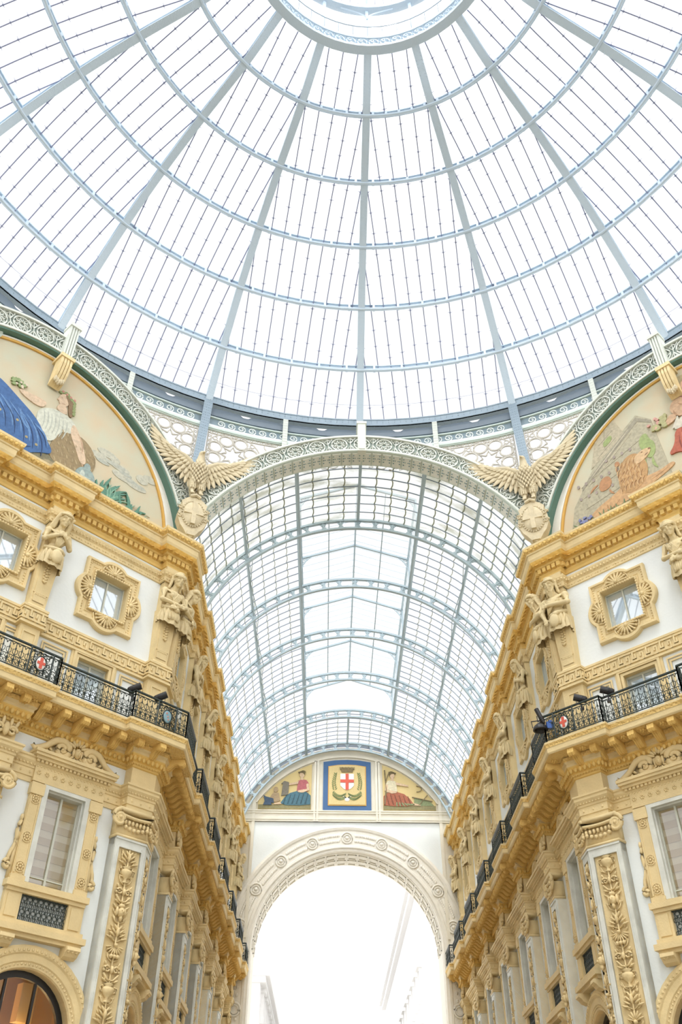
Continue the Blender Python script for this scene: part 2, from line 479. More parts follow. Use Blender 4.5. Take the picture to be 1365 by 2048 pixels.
# ------------------------------------------------------------------ lattice arches
ZA, RA = 17.88, 7.40          # arcade arch: centre height, intrados radius
ZL, RL = 19.25, 6.40          # lunette arch
def rosette(mb, T, R, r=.02, petals=8):
    N = 16
    mb.tube([T(R*cos(2*pi*k/N), R*sin(2*pi*k/N)) for k in range(N)], r*1.25, 4, closed=True, caps=False)
    mb.tube([T(R*.34*cos(2*pi*k/8), R*.34*sin(2*pi*k/8)) for k in range(8)], r, 3, closed=True)
    for k in range(petals):
        a = 2*pi*k/petals; d = pi/petals
        mb.tube([T(R*.34*cos(a), R*.34*sin(a)), T(R*.66*cos(a-d*.75), R*.66*sin(a-d*.75)), T(R*.97*cos(a), R*.97*sin(a)),
                 T(R*.66*cos(a+d*.75), R*.66*sin(a+d*.75)), T(R*.34*cos(a), R*.34*sin(a))], r, 3, caps=False)
def arc_pts(r, zc, a0, a1, n): return [(r*sin(a0+(a1-a0)*k/n), zc+r*cos(a0+(a1-a0)*k/n)) for k in range(n+1)]
def arc_bar(mb, r0, r1, zc, v0, v1, a0, a1, n=48):
    rings = []
    for k in range(n+1):
        a = a0+(a1-a0)*k/n
        rings.append([(r*sin(a), v, zc+r*cos(a)) for r, v in ((r0, v0), (r1, v0), (r1, v1), (r0, v1))])
    return mb.sweep(rings, True, caps=True)
def lattice_arch(name, label, mtx, zc, r, w, nros, zlow, arcade):
    """an arch of pierced iron rosettes; local x along the wall, -y towards the crossing, z world height"""
    t = thing(name, label, 'arch', mtx)
    am = acos((zlow-zc)/(r+w*.5)); asp = acos((20.2-zc)/r)
    v0 = -.30
    mb = MB(); arc_bar(mb, r+.05, r+w, zc, v0+.10, v0+.16, -am, am); part('backing', mb, 'lattice_back', t)
    mb = MB(); arc_bar(mb, r, r+.09, zc, v0-.04, v0+.2, -am, am); arc_bar(mb, r+w-.02, r+w+.07, zc, v0-.05, v0+.22, -am, am)
    part('edge_moulding', mb, 'lattice', t, smooth=False)
    mb = MB()
    rm = r+w*.5+.03; R = min(w*.40, am*rm/nros*.96)
    for k in range(nros):
        a = -am + 2*am*(k+.5)/nros
        T = lambda p, q, a=a: ((rm+q)*sin(a+p/rm), v0+.05, zc+(rm+q)*cos(a+p/rm))
        rosette(mb, T, R, .029)
        # corner sprays in the square around each rosette
        h = am*rm/nros
        for sx in (-1, 1):
            for sy in (-1, 1):
                mb.tube([T(sx*h*.98, sy*w*.1), T(sx*h*.72, sy*w*.30), T(sx*h*.55, sy*w*.43)], .03, 3)
                mb.tube([T(sx*h*.98, sy*w*.40), T(sx*h*.72, sy*w*.30)], .03, 3)
        if k: mb.tube([T(-h, -w*.45), T(-h, w*.45)], .022, 4)
    part('rosettes', mb, 'lattice', t)
    for s in (-1, 1):
        mb = MB()   # sill under the lattice and the painted plate below it
        xi_, xo_ = sqrt(max(r*r-(zlow-zc)**2, .01))+.03, (XW if arcade else LD/2)+.12
        mb.box(min(s*xi_, s*xo_), max(s*xi_, s*xo_), v0-.08, v0+.2, zlow-.10, zlow+.02)
        part('sill', mb, 'green_pale', t)
        mb = MB()
        xi = r*sin(min(asp, pi/2))
        poly = []
        for q in range(7):
            z = 20.15+(zlow-.1-20.15)*q/6; poly.append((s*sqrt(max(r*r-(z-zc)**2, 0)), z))
        lim = (XW if arcade else LD/2)+.1
        poly += [(s*lim, zlow-.1), (s*lim, 20.15)]
        mb.prism(poly, v0+.02, v0+.12, lambda a, b, q: (a, q, b))
        part('impost_plate', mb, 'teal', t, label='teal painted iron plate')
    if arcade:
        mb = MB(); arc_bar(mb, r-.02, r+.03, zc, v0-.02, .55, -asp, asp); part('soffit', mb, 'green_pale', t)
        mb = MB(); n = 44
        for k in range(n):
            a = -asp+2*asp*(k+.5)/n; h = asp*r/n
            T = lambda p: ((r-.02-p[2])*sin(a+p[0]/r), p[1], zc+(r-.02-p[2])*cos(a+p[0]/r))
            mb.box(-h*.84, h*.84, v0+.10, .46, 0, .03, T)
            for px in (-h*.62, h*.62):
                for py in (-.04, .12, .28): pass
        part('soffit_plates', mb, 'plate', t)
        mb = MB()
        for k in range(n):
            a = -asp+2*asp*(k+.5)/n; h = asp*r/n
            T = lambda p: ((r-.02-p[2])*sin(a+p[0]/r), p[1], zc+(r-.02-p[2])*cos(a+p[0]/r))
            for px in (-h*.6, h*.6):
                for py in (-.08, .08, .24): mb.box(px-.025, px+.025, py-.025, py+.025, .02, .05, T)
            for px in (-.06, .06): mb.box(px-.02, px+.02, .06, .10, .02, .045, T)
        part('bolt_heads', mb, 'teal', t)
    else:
        mb = MB(); arc_bar(mb, r-.075, r+.01, zc, v0+.02, .1, -asp, asp); part('green_moulding', mb, 'green', t, label='dark green arch moulding')
    return t
lattice_arch('lattice_arch', 'wide lattice arch of iron rosettes opening to the glass arcade', Matrix.Translation((0, YC, 0)), ZA, RA, .80, 17, 22.0, True)
for side, nm in SIDES:
    lattice_arch('lattice_arch', 'lattice arch of iron rosettes around the painted lunette %s' % ('with the blue robed figure' if side < 0 else 'with the lion'),
                 on_diag(side, LD/2, 0), ZL, RL, .86, 17, 22.0, False)

# ------------------------------------------------------------------ pierced screens between the arches and the frieze
def screen_z0(a):
    """lowest visible height of a screen at angle a (degrees): the back of the arch below it"""
    x17 = 17.5
    def ext(d, zc, r):
        d = abs(d); x = x17*sin(radians(d)); t = r*r-x*x
        return zc+sqrt(t) if t > 0 else 22.0
    if abs(a) <= 22.5: return ext(a, ZA, RA+.80)
    return ext(abs(a)-45, ZL, RL+.86)
SR = 17.56
def lattice_screen(label, a0, a1):
    t = thing('lattice_screen', label, 'screen', Matrix.Translation(pol(SR, radians((a0+a1)/2), 24)))
    inv = Matrix.Translation(-Vector(pol(SR, radians((a0+a1)/2), 24)))
    T0 = lambda s, z: pol(SR, s/SR, z)
    s0, s1 = SR*radians(a0), SR*radians(a1)
    inside = lambda s, z, m=0.0: s0+.04 < s < s1-.04 and screen_z0(math.degrees(s/SR))-.15+m < z < 27.0-m*.2
    mb = MB()
    def poly(pts, r, closed=False):
        run = []
        if closed: pts = pts+[pts[0]]
        for p in pts:
            if inside(*p): run.append(p)
            else:
                if len(run) > 1: mb.tube([T0(*q) for q in run], r, 4)
                run = []
        if len(run) > 1: mb.tube([T0(*q) for q in run], r, 4)
    def ringp(cx, cz, R, r, n=18): poly([(cx+R*cos(2*pi*k/n), cz+R*sin(2*pi*k/n)) for k in range(n)], r, True)
    # the corner end of the field (next to the strut) carries the large rosette
    corner = s0 if abs(abs(a0)-22.5) < 1.0 else s1
    d = 1 if corner == s0 else -1
    cx, cz = corner+d*1.22, 25.72
    for k in range(8):
        a = 2*pi*k/8+pi/8
        ringp(cx+.84*cos(a), cz+.84*sin(a), .29, .045)
        a2 = a+pi/8
        poly([(cx+.30*cos(a), cz+.30*sin(a)), (cx+.52*cos(a2), cz+.52*sin(a2)), (cx+.30*cos(a2+pi/8), cz+.30*sin(a2+pi/8))], .042)
        ringp(cx+1.16*cos(a2), cz+1.16*sin(a2), .10, .028, 8)
        poly([(cx+1.24*cos(a2+(pi/4)*q/6), cz+1.24*sin(a2+(pi/4)*q/6)) for q in range(7)], .03)
        poly([(cx+.52*cos(a2), cz+.52*sin(a2)), (cx+1.08*cos(a2), cz+1.08*sin(a2))], .028)
    # smaller rings and scrolls fill the rest
    random.seed(3)
    L = s1-s0
    nx = int(L/.62)
    for i in range(nx):
        for j in range(12):
            x = s0+.31+i*.62+(.31 if j % 2 else 0); z = 22.5+j*.52
            if hypot(x-cx, z-cz) < 1.45: continue
            ringp(x, z, .24, .030, 12)
            poly([(x+.24, z), (x+.38, z)], .026); poly([(x+.15, z+.18), (x+.19, z+.30)], .026); poly([(x-.15, z+.18), (x-.19, z+.30)], .026)
    # border bands
    poly([(s0+.1+(L-.2)*k/40, 26.78) for k in range(41)], .035)
    for k in range(int(L/.22)): ringp(s0+.1+k*.22, 26.87, .075, .02, 6)
    for e, ss in ((s0, 1), (s1, -1)):
        poly([(e+ss*.08, 22+5*k/30) for k in range(31)], .035); poly([(e+ss*.24, 22+5*k/30) for k in range(31)], .026)
        for k in range(18): ringp(e+ss*.16, 22+.27*k, .06, .02, 6)
    part('pierced_panel', mb, 'screen', t, mtx=inv)
    # the thin iron edge under the frieze
    mb = MB(); ring_box(mb, SR-.06, SR+.06, 26.93, 27.0, 16, radians(a0), radians(a1)); part('edge', mb, 'green_pale', t, mtx=inv)
    return t
lattice_screen('pierced white iron screen left of the left corner strut, above the lunette arch', -43.5, -23.1)
lattice_screen('pierced white iron screen between the left corner strut and the arcade arch', -22.1, -1)
lattice_screen('pierced white iron screen between the arcade arch and the right corner strut', 1, 22.1)
lattice_screen('pierced white iron screen right of the right corner strut, above the lunette arch', 23.1, 43.5)

# ------------------------------------------------------------------ struts, posts and corbels carrying the dome ring
def riveted_post(name, label, p0, p1, w, mat, base_plate=True):
    p0, p1 = Vector(p0), Vector(p1)
    t = thing(name, label, 'post', Matrix.Translation(p0))
    ax = (p1-p0); L = ax.length; z = ax.normalized(); out = Vector((p0.x, p0.y, 0)).normalized()
    x = out.cross(z).normalized(); y = z.cross(x)
    R = Matrix((x, y, z)).transposed().to_4x4()
    mb = MB(); mb.box(-w, w, -.03, .02, 0, L); mb.box(-w*.25, w*.25, .02, .3, 0, L); part('flange', mb, mat, t, mtx=R)
    mb = MB(); n = int(L/.16)
    for k in range(n):
        for s in (-.7, -.25, .25, .7): mb.ell((s*w, -.035, L*(k+.5)/n), (.022, .014, .022), n=4, m=2)
    part('rivets', mb, mat, t, mtx=R)
    return t
for side, nm in SIDES:
    riveted_post('corner_strut', 'blue grey riveted strut rising behind the %s eagle to the dome' % nm,
                 (side*6.80, 15.98, 23.6), pol(17.42, side*radians(22.5), 28.45), .19, 'steel_dark')
for side, nm in SIDES:
    riveted_post('frieze_post', 'short cream post across the scroll frieze beside the arcade arch crown, %s' % nm,
                 pol(17.40, side*radians(11.0), 26.3), pol(17.40, side*radians(11.0), 28.4), .11, 'lattice')
    riveted_post('frieze_post', 'short cream post across the scroll frieze beside the %s lunette arch crown' % nm,
                 pol(17.40, side*radians(33.9), 26.3), pol(17.40, side*radians(33.9), 28.4), .11, 'lattice')
def corbel(label, mtx, lunette):
    t = thing('corbel', label, 'corbel', mtx)
    mb = MB()
    if lunette:
        for k in range(4):
            x = -.21+.14*k; mb.box(x-.045, x+.045, -.50, -.1, -.9, .95)
        mb.box(-.28, .28, -.44, 0, -.9, .95); mb.box(-.32, .32, -.56, 0, .9, 1.05)
    else:
        mb.box(-.17, .17, -.40, .25, -.78, .9); mb.box(-.21, .21, -.44, .3, .78, .9); mb.box(-.12, .12, -.43, -.3, -.7, .7)
    part('fluted_post' if lunette else 'block', mb, 'lattice', t)
    if lunette:
        mb = MB()
        prof = [(-.2, -1.0), (-.62, -.95), (-.66, -1.3), (-.55, -1.75), (-.4, -2.05), (-.1, -2.2)]
        for k in range(4):
            x = -.24+.16*k
            mb.prism(prof, x-.06, x+.06, lambda a, b, q: (q, a, b))
        mb.prism([(a*.9, b) for a, b in prof], -.31, .31, lambda a, b, q: (q, a, b))
        mb.box(-.38, .38, -.68, 0, -1.02, -.86); part('console', mb, 'ochre', t)
        mb = MB()
        for k in range(5):
            mb.ell((-.2+.1*k, -.42, -2.12+.05*abs(k-2)), (.09, .10, .14), n=6, m=4)
        part('leaf', mb, 'eagle', t)
    return t
corbel('short plain cream block at the crown of the arcade arch', Matrix.Translation((0, YC, 26.0)), False)
for side, nm in SIDES:
    corbel('fluted white block on an ochre console at the crown of the %s lunette' % nm, on_diag(side, LD/2, 26.2) @ Matrix.Scale(.74, 4, (1, 0, 0)), True)

# ------------------------------------------------------------------ the glass vault over the arcade
RV, ZV = 7.40, 18.48
vault = thing('glass_vault', 'barrel vault of glass and iron over the arcade', 'vault', Matrix.Translation((0, YC, 20.2)))
VT = Matrix.Translation((0, -YC, -20.2))
am = acos((20.25-ZV)/RV)
TR = [YP[k] for k in range(6)]
def vx(a, r=RV): return (r*sin(a), ZV+r*cos(a))
AL = asin(2.72/RV)      # edge of the raised lantern
for y in TR:
    mb = MB()
    n = 60
    for r0, r1 in ((RV-.02, RV+.09), (RV-.47, RV-.38)):
        rings = []
        for k in range(n+1):
            a = -am+2*am*k/n
            rings.append([(r*sin(a), yy, ZV+r*cos(a)) for r, yy in ((r0, y-.07), (r1, y-.07), (r1, y+.07), (r0, y+.07))])
        mb.sweep(rings, True, caps=True)
    npost = 24
    for k in range(npost+1):
        a = -am+2*am*k/npost
        T = lambda p: ((RV-.43+p[2])*sin(a+p[0]/RV), p[1], ZV+(RV-.43+p[2])*cos(a+p[0]/RV))
        mb.box(-.03, .03, y-.05, y+.05, 0, .42, T)
        for s in (-1, 1):
            for z0, dz in ((0.02, 1), (.40, -1)):
                mb.prism([(s*.03, z0), (s*.20, z0), (s*.12, z0+dz*.07), (s*.09, z0+dz*.15), (s*.03, z0+dz*.17)], y-.03, y+.03, lambda p, q, yy: T((p, yy, q)))
    part('truss', mb, 'steel_mid', vault, mtx=VT)
# glazing, bay by bay
edges = [YC+.30] + TR + [D]
for b in range(len(edges)-1):
    y0, y1 = edges[b], edges[b+1]
    mid_open = 0 < b < 5
    dirty = b in (0, 5)
    mb = MB()
    segs = [(-am, am)] if not mid_open else [(-am, -AL), (AL, am)]
    random.seed(10+b)
    for a0, a1 in segs:
        nn = 24 if not mid_open else 10
        mb = MB()
        mb.sweep([[(vx(a0+(a1-a0)*k/nn, RV+.10)[0], y, vx(a0+(a1-a0)*k/nn, RV+.10)[1]) for k in range(nn+1)] for y in (y0, y1)])
        g = part('glazing', mb, 'dglass' if b == 0 else 'vglass', vault, mtx=VT)
        mb = MB(); nb = 8
        for q in range(1, nb):
            y = y0+(y1-y0)*q/nb
            mb.tube([(vx(a0+(a1-a0)*k/(nn+2), RV+.07)[0], y, vx(a0+(a1-a0)*k/(nn+2), RV+.07)[1]) for k in range(nn+3)], .026, 4)
        part('glazing_bars', mb, 'vbar', g)
        # overlapping joints between the panes, slightly wavy from bar to bar
        mb = MB()
        js = [s*(AL*i/4) for i in (1, 2, 3) for s in (-1, 1)] * (0 if mid_open else 1) + [s*(AL+(am-AL)*i/11) for i in range(1, 11) for s in (-1, 1)]
        for a in js:
            if not a0 <= a <= a1: continue
            pts = []
            for q in range(nb*3+1):
                y = y0+(y1-y0)*q/(nb*3); w = .05 if q % 3 else 0
                pts.append((vx(a+w/RV, RV+.11)[0], y, vx(a+w/RV, RV+.11)[1]))
            mb.tube(pts, .020 if b else .034, 4)
        part('pane_joints', mb, 'joint', g)
for a in (-asin(5.0/RV), -AL, 0.0, AL, asin(5.0/RV), -am+.12, am-.12):
    mb = MB()
    spans = [(edges[0], edges[-1])] if a != 0.0 else [(edges[0], TR[0]), (TR[4], edges[-1])]
    for y0, y1 in spans:
        x, z = vx(a, RV+.02)
        mb.tube([(x, y0, z), (x, y1, z)], .075 if abs(a) != AL else .10, 6)
    part('purlin', mb, 'steel_mid', vault, mtx=VT)
# diagonal stay rods beside the side purlins
for y0, y1 in zip(TR, TR[1:]):
    for s in (-1, 1):
        mb = MB(); a = s*asin(5.0/RV); x, z = vx(a, RV-.42)
        mb.tube([(x, y0, z), (vx(a, RV-.05)[0], (y0+y1)/2, vx(a, RV-.05)[1]), (x, y1, z)], .022, 4)
        part('stay_rod', mb, 'steel_mid', vault, mtx=VT)
# raised lantern with a ridged glass roof
XL = 2.74; ZE, ZR = 27.25, 28.18; y0, y1 = TR[0], TR[4]
mb = MB()
for s in (-1, 1):
    mb.quad((s*XL, y0, 25.35), (s*XL, y1, 25.35), (s*XL, y1, ZE), (s*XL, y0, ZE))
    mb.quad((s*XL, y0, ZE), (s*XL, y1, ZE), (0, y1, ZR), (0, y0, ZR))
for y in (y0, y1):
    mb.add([(-XL, y, 25.4), (-XL, y, ZE), (0, y, ZR), (XL, y, ZE), (XL, y, 25.4), (0, y, 25.9)], [(0, 1, 2, 3, 4, 5)])
lg = part('lantern_glazing', mb, 'vglass', vault, mtx=VT)
mb = MB()
for s in (-1, 1):
    mb.tube([(s*XL, y0, ZE), (s*XL, y1, ZE)], .06, 5)
mb.tube([(0, y0, ZR), (0, y1, ZR)], .05, 5)
for s in (-1, 1): mb.tube([(s*1.35, y0, (ZE+ZR)/2), (s*1.35, y1, (ZE+ZR)/2)], .035, 4)
n = 34
for q in range(1, n):
    y = y0+(y1-y0)*q/n
    mb.tube([(-XL, y, ZE), (0, y, ZR), (XL, y, ZE)], .018, 3)
    for s in (-1, 1): mb.tube([(s*XL, y, 25.4), (s*XL, y, ZE)], .014, 3)
part('lantern_bars', mb, 'steel_mid', vault, mtx=VT)
for y in TR[:5]:
    mb = MB()
    for s in (-1, 1):
        mb.tube([(s*XL, y, ZE-.05), (0, y, ZR-.08)], .07, 4)
        mb.tube([(s*XL, y, 25.4), (s*XL, y, ZE)], .06, 4)
        # lace bracket in the corner
        pts = [(s*(XL-1.5+1.5*sin(t)), y, ZE-.05+.3-1.35*(1-cos(t)) + .15) for t in [pi/2*k/8 for k in range(9)]]
        mb.tube(pts, .03, 4)
        for k in range(1, 8):
            p = pts[k]; zt = ZE-.05+(ZR-ZE)*(1-abs(p[0])/XL)
            for q in range(3):
                zz = p[2]+(zt-p[2])*(q+.5)/3
                if zt-p[2] > .12: mb.tube([(p[0]+.07*cos(2*pi*m/6), y, zz+.07*sin(2*pi*m/6)) for m in range(6)], .013, 3, closed=True)
    part('lantern_frame', mb, 'steel_mid', vault, mtx=VT)
# ------------------------------------------------------------------ walls
def wall_mesh(u0, u1, z0, z1, holes):
    """wall face at y=0 (local), holes: ('r', ua, ub, za, zb) or ('a', uc, r, zc) with an arched head"""
    rects = []; mb = MB()
    for h in holes:
        if h[0] == 'r': rects.append(h[1:])
        else:
            _, uc, r, zc = h; rects.append((uc-r, uc+r, GZ, zc+r))
            n = 12
            for s in (-1, 1):
                pts = [(uc+s*r*sin(pi/2*k/n), zc+r*cos(pi/2*k/n)) for k in range(n+1)]
                for a, b in zip(pts, pts[1:]): mb.add([(uc+s*r, 0, zc+r), (a[0], 0, a[1]), (b[0], 0, b[1])], [(0, 1, 2)])
    us = sorted({u0, u1, *[r[0] for r in rects], *[r[1] for r in rects]}); zs = sorted({z0, z1, *[r[2] for r in rects], *[r[3] for r in rects]})
    us = [u for u in us if u0 <= u <= u1]; zs = [z for z in zs if z0 <= z <= z1]
    for a, b in zip(us, us[1:]):
        for c, d in zip(zs, zs[1:]):
            um, zm = (a+b)/2, (c+d)/2
            if any(r[0] < um < r[1] and r[2] < zm < r[3] for r in rects): continue
            mb.quad((a, 0, c), (b, 0, c), (b, 0, d), (a, 0, d))
    return mb
# bay axes
DBAYS = [2.56, LD/2, LD-2.56]                    # along a diagonal wall, from the corner
DPIL = [5.0, LD-5.0]
ABAYS = [(YC+.67+YP[0]-.33)/2] + [(a+b)/2 for a, b in zip(YP, YP[1:])]
UW, UH, UZ = .66, .73, 16.76                     # upper window opening (half width, half height, centre)
LW, LZ0, LZ1 = .62, 7.40, 9.93                   # lower window opening
MZ0, MZ1, MW = 12.5, 14.26, .58                  # mezzanine window
ARR, ARZ = 1.45, 4.0                             # shop arch
def bay_holes(u): return [('r', u-UW, u+UW, UZ-UH, UZ+UH), ('r', u-LW, u+LW, LZ0, LZ1), ('r', u-MW, u+MW, MZ0, MZ1), ('a', u, ARR, ARZ)]
for side, nm in SIDES:
    h = []
    for u in DBAYS: h += bay_holes(u)
    mb = wall_mesh(0, LD, GZ, 20.2, h)
    mtx = on_diag(side, 0, 0)
    # local x of on_diag runs towards the corner on the left, away from it on the right
    mb.v = [((p[0] if side > 0 else -p[0]), p[1], p[2]) for p in mb.v]
    single('wall_diagonal_%s' % nm, mb, 'stucco', 'white plaster wall of the octagon on the %s side' % nm, 'wall', kind='structure', mtx=mtx)
    h = []
    for y in ABAYS: h += bay_holes(y)
    mb = wall_mesh(YC, D, GZ, 20.2, h)
    mb.v = [((p[0] if side < 0 else -p[0]), p[1], p[2]) for p in mb.v]
    single('wall_%s' % nm, mb, 'stucco', 'long white plaster arcade wall on the %s side' % nm, 'wall', kind='structure', mtx=on_arm(side, 0, 0))
# the rest of the octagon and the mouths of the other three arcades, behind and beside the viewpoint
for side, nm in SIDES:
    mb = MB(); a, b = (side*XW, -YC), (side*YC, -XW)
    mb.quad((a[0], a[1], GZ), (b[0], b[1], GZ), (b[0], b[1], 27.0), (a[0], a[1], 27.0))
    single('wall_back_diagonal_%s' % nm, mb, 'cream', 'plain stone wall of the octagon behind the viewpoint, %s' % nm, 'wall', kind='structure')
    mb = MB()
    for y in (-XW, XW): mb.quad((side*YC, y, GZ), (side*48, y, GZ), (side*48, y, 20.2), (side*YC, y, 20.2))
    single('wall_side_arcade_%s' % nm, mb, 'cream', 'plain stone walls of the side arcade on the %s' % nm, 'wall', kind='structure')
mb = MB()
for x in (-XW, XW): mb.quad((x, -YC, GZ), (x, -48, GZ), (x, -48, 20.2), (x, -YC, 20.2))
single('wall_back_arcade', mb, 'cream', 'plain stone walls of the arcade behind the viewpoint', 'wall', kind='structure')
mb = MB(); mb.box(-60, 60, D+2.6, 220, GZ-.1, GZ)
single('ground_street', mb, 'street', 'pale street paving beyond the end arch', 'ground', kind='structure')
mb = MB(); mb.box(-60, 60, -60, D+2.6, GZ-.1, GZ)
single('floor', mb, 'floor', 'pale marble pavement under the galleria', 'floor', kind='structure')

# ------------------------------------------------------------------ mouldings that run along the walls
def offset_line(pts, d):
    out = []
    n = len(pts)
    for i in range(n):
        ds = []
        if i > 0: ds.append((Vector(pts[i])-Vector(pts[i-1])).normalized())
        if i < n-1: ds.append((Vector(pts[i+1])-Vector(pts[i])).normalized())
        ns = [Vector((t.y, -t.x)) for t in ds]
        if len(ns) == 1: m = ns[0]*d
        else:
            b = ns[0]+ns[1]; m = b*(d/(1+ns[0].dot(ns[1])))
        out.append((pts[i][0]+m.x, pts[i][1]+m.y))
    return out
def diag_pt(u, o): return (-(XW + u*S2 - o*S2), YC - u*S2 - o*S2)
def arm_pt(y, o): return (-(XW-o), y)
def corner_pt(o):
    x = XW-o; return (-x, (A-o)/S2 - x)
def chain(e, wc, dints, aints, wca=None, u_far=LD, y_end=D, ea=None):
    """plan line of the left side from the far end of the diagonal wall, round the corner, to the arcade's end"""
    wca = wca or wc; ea = e if ea is None else ea
    pts = [diag_pt(u_far, 0)]
    for a, b in sorted(dints, reverse=True): pts += [diag_pt(b, 0), diag_pt(b, e), diag_pt(a, e), diag_pt(a, 0)]
    if wc: pts += [diag_pt(wc, 0), diag_pt(wc, e), corner_pt(e), arm_pt(YC+wca, e), arm_pt(YC+wca, 0)]
    else: pts += [corner_pt(0)]
    for a, b in aints: pts += [arm_pt(a, 0), arm_pt(a, ea), arm_pt(b, ea), arm_pt(b, 0)]
    pts.append(arm_pt(y_end, 0))
    return pts
def sweep_moulding(mb, line, prof, side):
    rings = []
    cols = [offset_line(line, o) for o, z in prof]
    for i in range(len(line)):
        rings.append([(-side*cols[j][i][0] if side > 0 else cols[j][i][0], cols[j][i][1], prof[j][1]) for j in range(len(prof))])
    return mb.sweep(rings)
def along(line, off, step, side, phase=.5):
    """points spaced along an offset line: (x, y, tangent angle)"""
    ol = offset_line(line, off)
    for (a, b) in zip(ol, ol[1:]):
        L = hypot(b[0]-a[0], b[1]-a[1])
        if L < step*.6: continue
        n = max(1, int(round(L/step)))
        for k in range(n):
            t = (k+phase)/n
            x = a[0]+(b[0]-a[0])*t; y = a[1]+(b[1]-a[1])*t
            ang = atan2(b[1]-a[1], b[0]-a[0])
            if side > 0: yield -x, y, pi-ang, L/n
            else: yield x, y, ang, L/n
def put(mb, x, y, ang, side):
    """local frame for a moulding ornament: x along, -y to the hall"""
    c, s = cos(ang), sin(ang)
    if side > 0: c, s = -c, -s
    return lambda p: (x+c*p[0]-s*p[1], y+s*p[0]+c*p[1], p[2])
def pil_ints(w): return [(p-w/2, p+w/2) for p in DPIL], [(y-w/2, y+w/2) for y in YP]
ntrim = [0]
def trim(label, cat='moulding'):
    ntrim[0] += 1
    return thing('trim_%d' % ntrim[0], label, cat, kind='structure')
EA = .17       # the same along the arcade
EU = .28       # projection of the upper pilasters
EL = .36       # projection of the lower pilasters
eggm = MB(); eggm.ell((0, 0, 0), (.062, .05, .085), n=6, m=4)
ES = .20
def slab_line(): return chain(ES, .60, [(5.14, LD-5.14)], [(y-.16, y+.16) for y in YP], wca=.60)
for side, nm in SIDES:
    # top cornice
    di, ai = pil_ints(.66)
    line = chain(EU, .66, di, ai, ea=EA)
    t = trim('top cornice of the %s walls with dentils and carved soffit' % nm, 'cornice')
    mb = MB(); sweep_moulding(mb, line, [(0, 18.93), (.05, 18.93), (.06, 19.02), (.10, 19.08), (.10, 19.30), (.22, 19.33), (.24, 19.41)], side)
    m2 = MB(); sweep_moulding(m2, line, [(.42, 19.60), (.46, 19.684), (.46, 19.88), (.50, 19.90), (.50, 19.96)], side)
    sweep_moulding(m2, line, [(.62, 20.12), (.63, 20.20), (-.3, 20.26)], side); part('fascia', m2, 'ochre', t)
    part('corona', mb, 'ochre_shade', t)
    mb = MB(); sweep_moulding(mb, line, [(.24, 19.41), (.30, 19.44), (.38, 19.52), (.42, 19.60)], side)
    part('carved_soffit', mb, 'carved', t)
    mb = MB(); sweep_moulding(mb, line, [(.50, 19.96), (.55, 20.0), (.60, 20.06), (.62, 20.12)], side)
    part('egg_band', mb, 'carved_fine_shade', t)
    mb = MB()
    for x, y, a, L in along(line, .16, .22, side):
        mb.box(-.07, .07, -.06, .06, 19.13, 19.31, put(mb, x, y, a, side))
    part('dentils', mb, 'ochre_shade', t)
    mb = MB()
    for x, y, a, L in along(line, .33, .30, side):       # acanthus leaves on the soffit
        T = put(mb, x, y, a, side)
        mb.sweep([[T((s*w, -.10+q*.09, 19.40+q*.075-abs(s)*.02)) for s in (-1, -.5, 0, .5, 1)] for q, w in ((2, .02), (1.6, .09), (1, .12), (.2, .10), (-.2, .05))])
    part('soffit_leaves', mb, 'ochre_shade', t)
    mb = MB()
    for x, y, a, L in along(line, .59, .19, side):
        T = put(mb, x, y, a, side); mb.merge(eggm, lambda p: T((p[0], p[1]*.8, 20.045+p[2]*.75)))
    part('eggs', mb, 'ochre_shade', t, smooth=True)
    # band of rosettes below the cornice
    t = trim('narrow rosette band under the top cornice of the %s walls' % nm, 'moulding')
    mb = MB(); sweep_moulding(mb, line, [(0, 18.32), (.05, 18.33), (.05, 18.52), (.07, 18.54), (.10, 18.60), (.14, 18.68), (.15, 18.74), (0, 18.76)], side); part('band', mb, 'ochre', t)
    mb = MB()
    for x, y, a, L in along(line, .10, .13, side):
        T = put(mb, x, y, a, side); mb.ell(T((0, -.01, 18.61)), (.045, .045, .06), n=5, m=3)
    for x, y, a, L in along(line, .05, .36, side):
        T = put(mb, x, y, a, side)
        mb.ell(T((0, -.01, 18.43)), (.035, .035, .035), n=6, m=3)
        for s in (-1, 1): mb.box(s*.10-.025, s*.10+.025, -.02, 0, 18.41, 18.45, T)
    part('ornament', mb, 'ochre', t)
    # Greek key band
    t = trim('Greek key band above the mezzanine of the %s walls' % nm, 'moulding')
    mb = MB(); sweep_moulding(mb, line, [(0, 14.38), (.10, 14.40), (.10, 14.47), (.06, 14.49), (.06, 14.97), (.09, 14.98), (.09, 15.06), (0, 15.08)], side); part('band', mb, 'ochre', t)
    mb = MB()
    for x, y, a, L in along(line, .06, .46, side):
        T = put(mb, x, y, a, side); h = L/2*.96; w = .028; z0, z1 = 14.56, 14.90
        lift = [0]
        def seg(xa, za, xb, zb):
            lift[0] += 1
            mb.box(min(xa, xb)-w, max(xa, xb)+w, -.030-.0015*lift[0], .01, min(za, zb)-w, max(za, zb)+w, T)
        for s in (-1, 1):
            q = lambda x_, z_: (s*x_, (z0+z1)/2 + s*(z_-(z0+z1)/2))
            c = [(h, z0), (.06, z0), (.06, z0+.22)]
            pts = [(h, z1), (h*.30, z1), (h*.30, z0+.11), (h*.66, z0+.11), (h*.66, z0+.21)]
            for p0, p1 in zip(pts, pts[1:]): seg(*q(*p0), *q(*p1))
            seg(*q(h, z0), *q(0, z0))
    part('key_pattern', mb, 'ochre', t)
    # balcony slab on brackets
    line = slab_line()
    low = chain(EL, .72, *[[(p-.38, p+.38) for p in DPIL], [(y-.38, y+.38) for y in YP]])
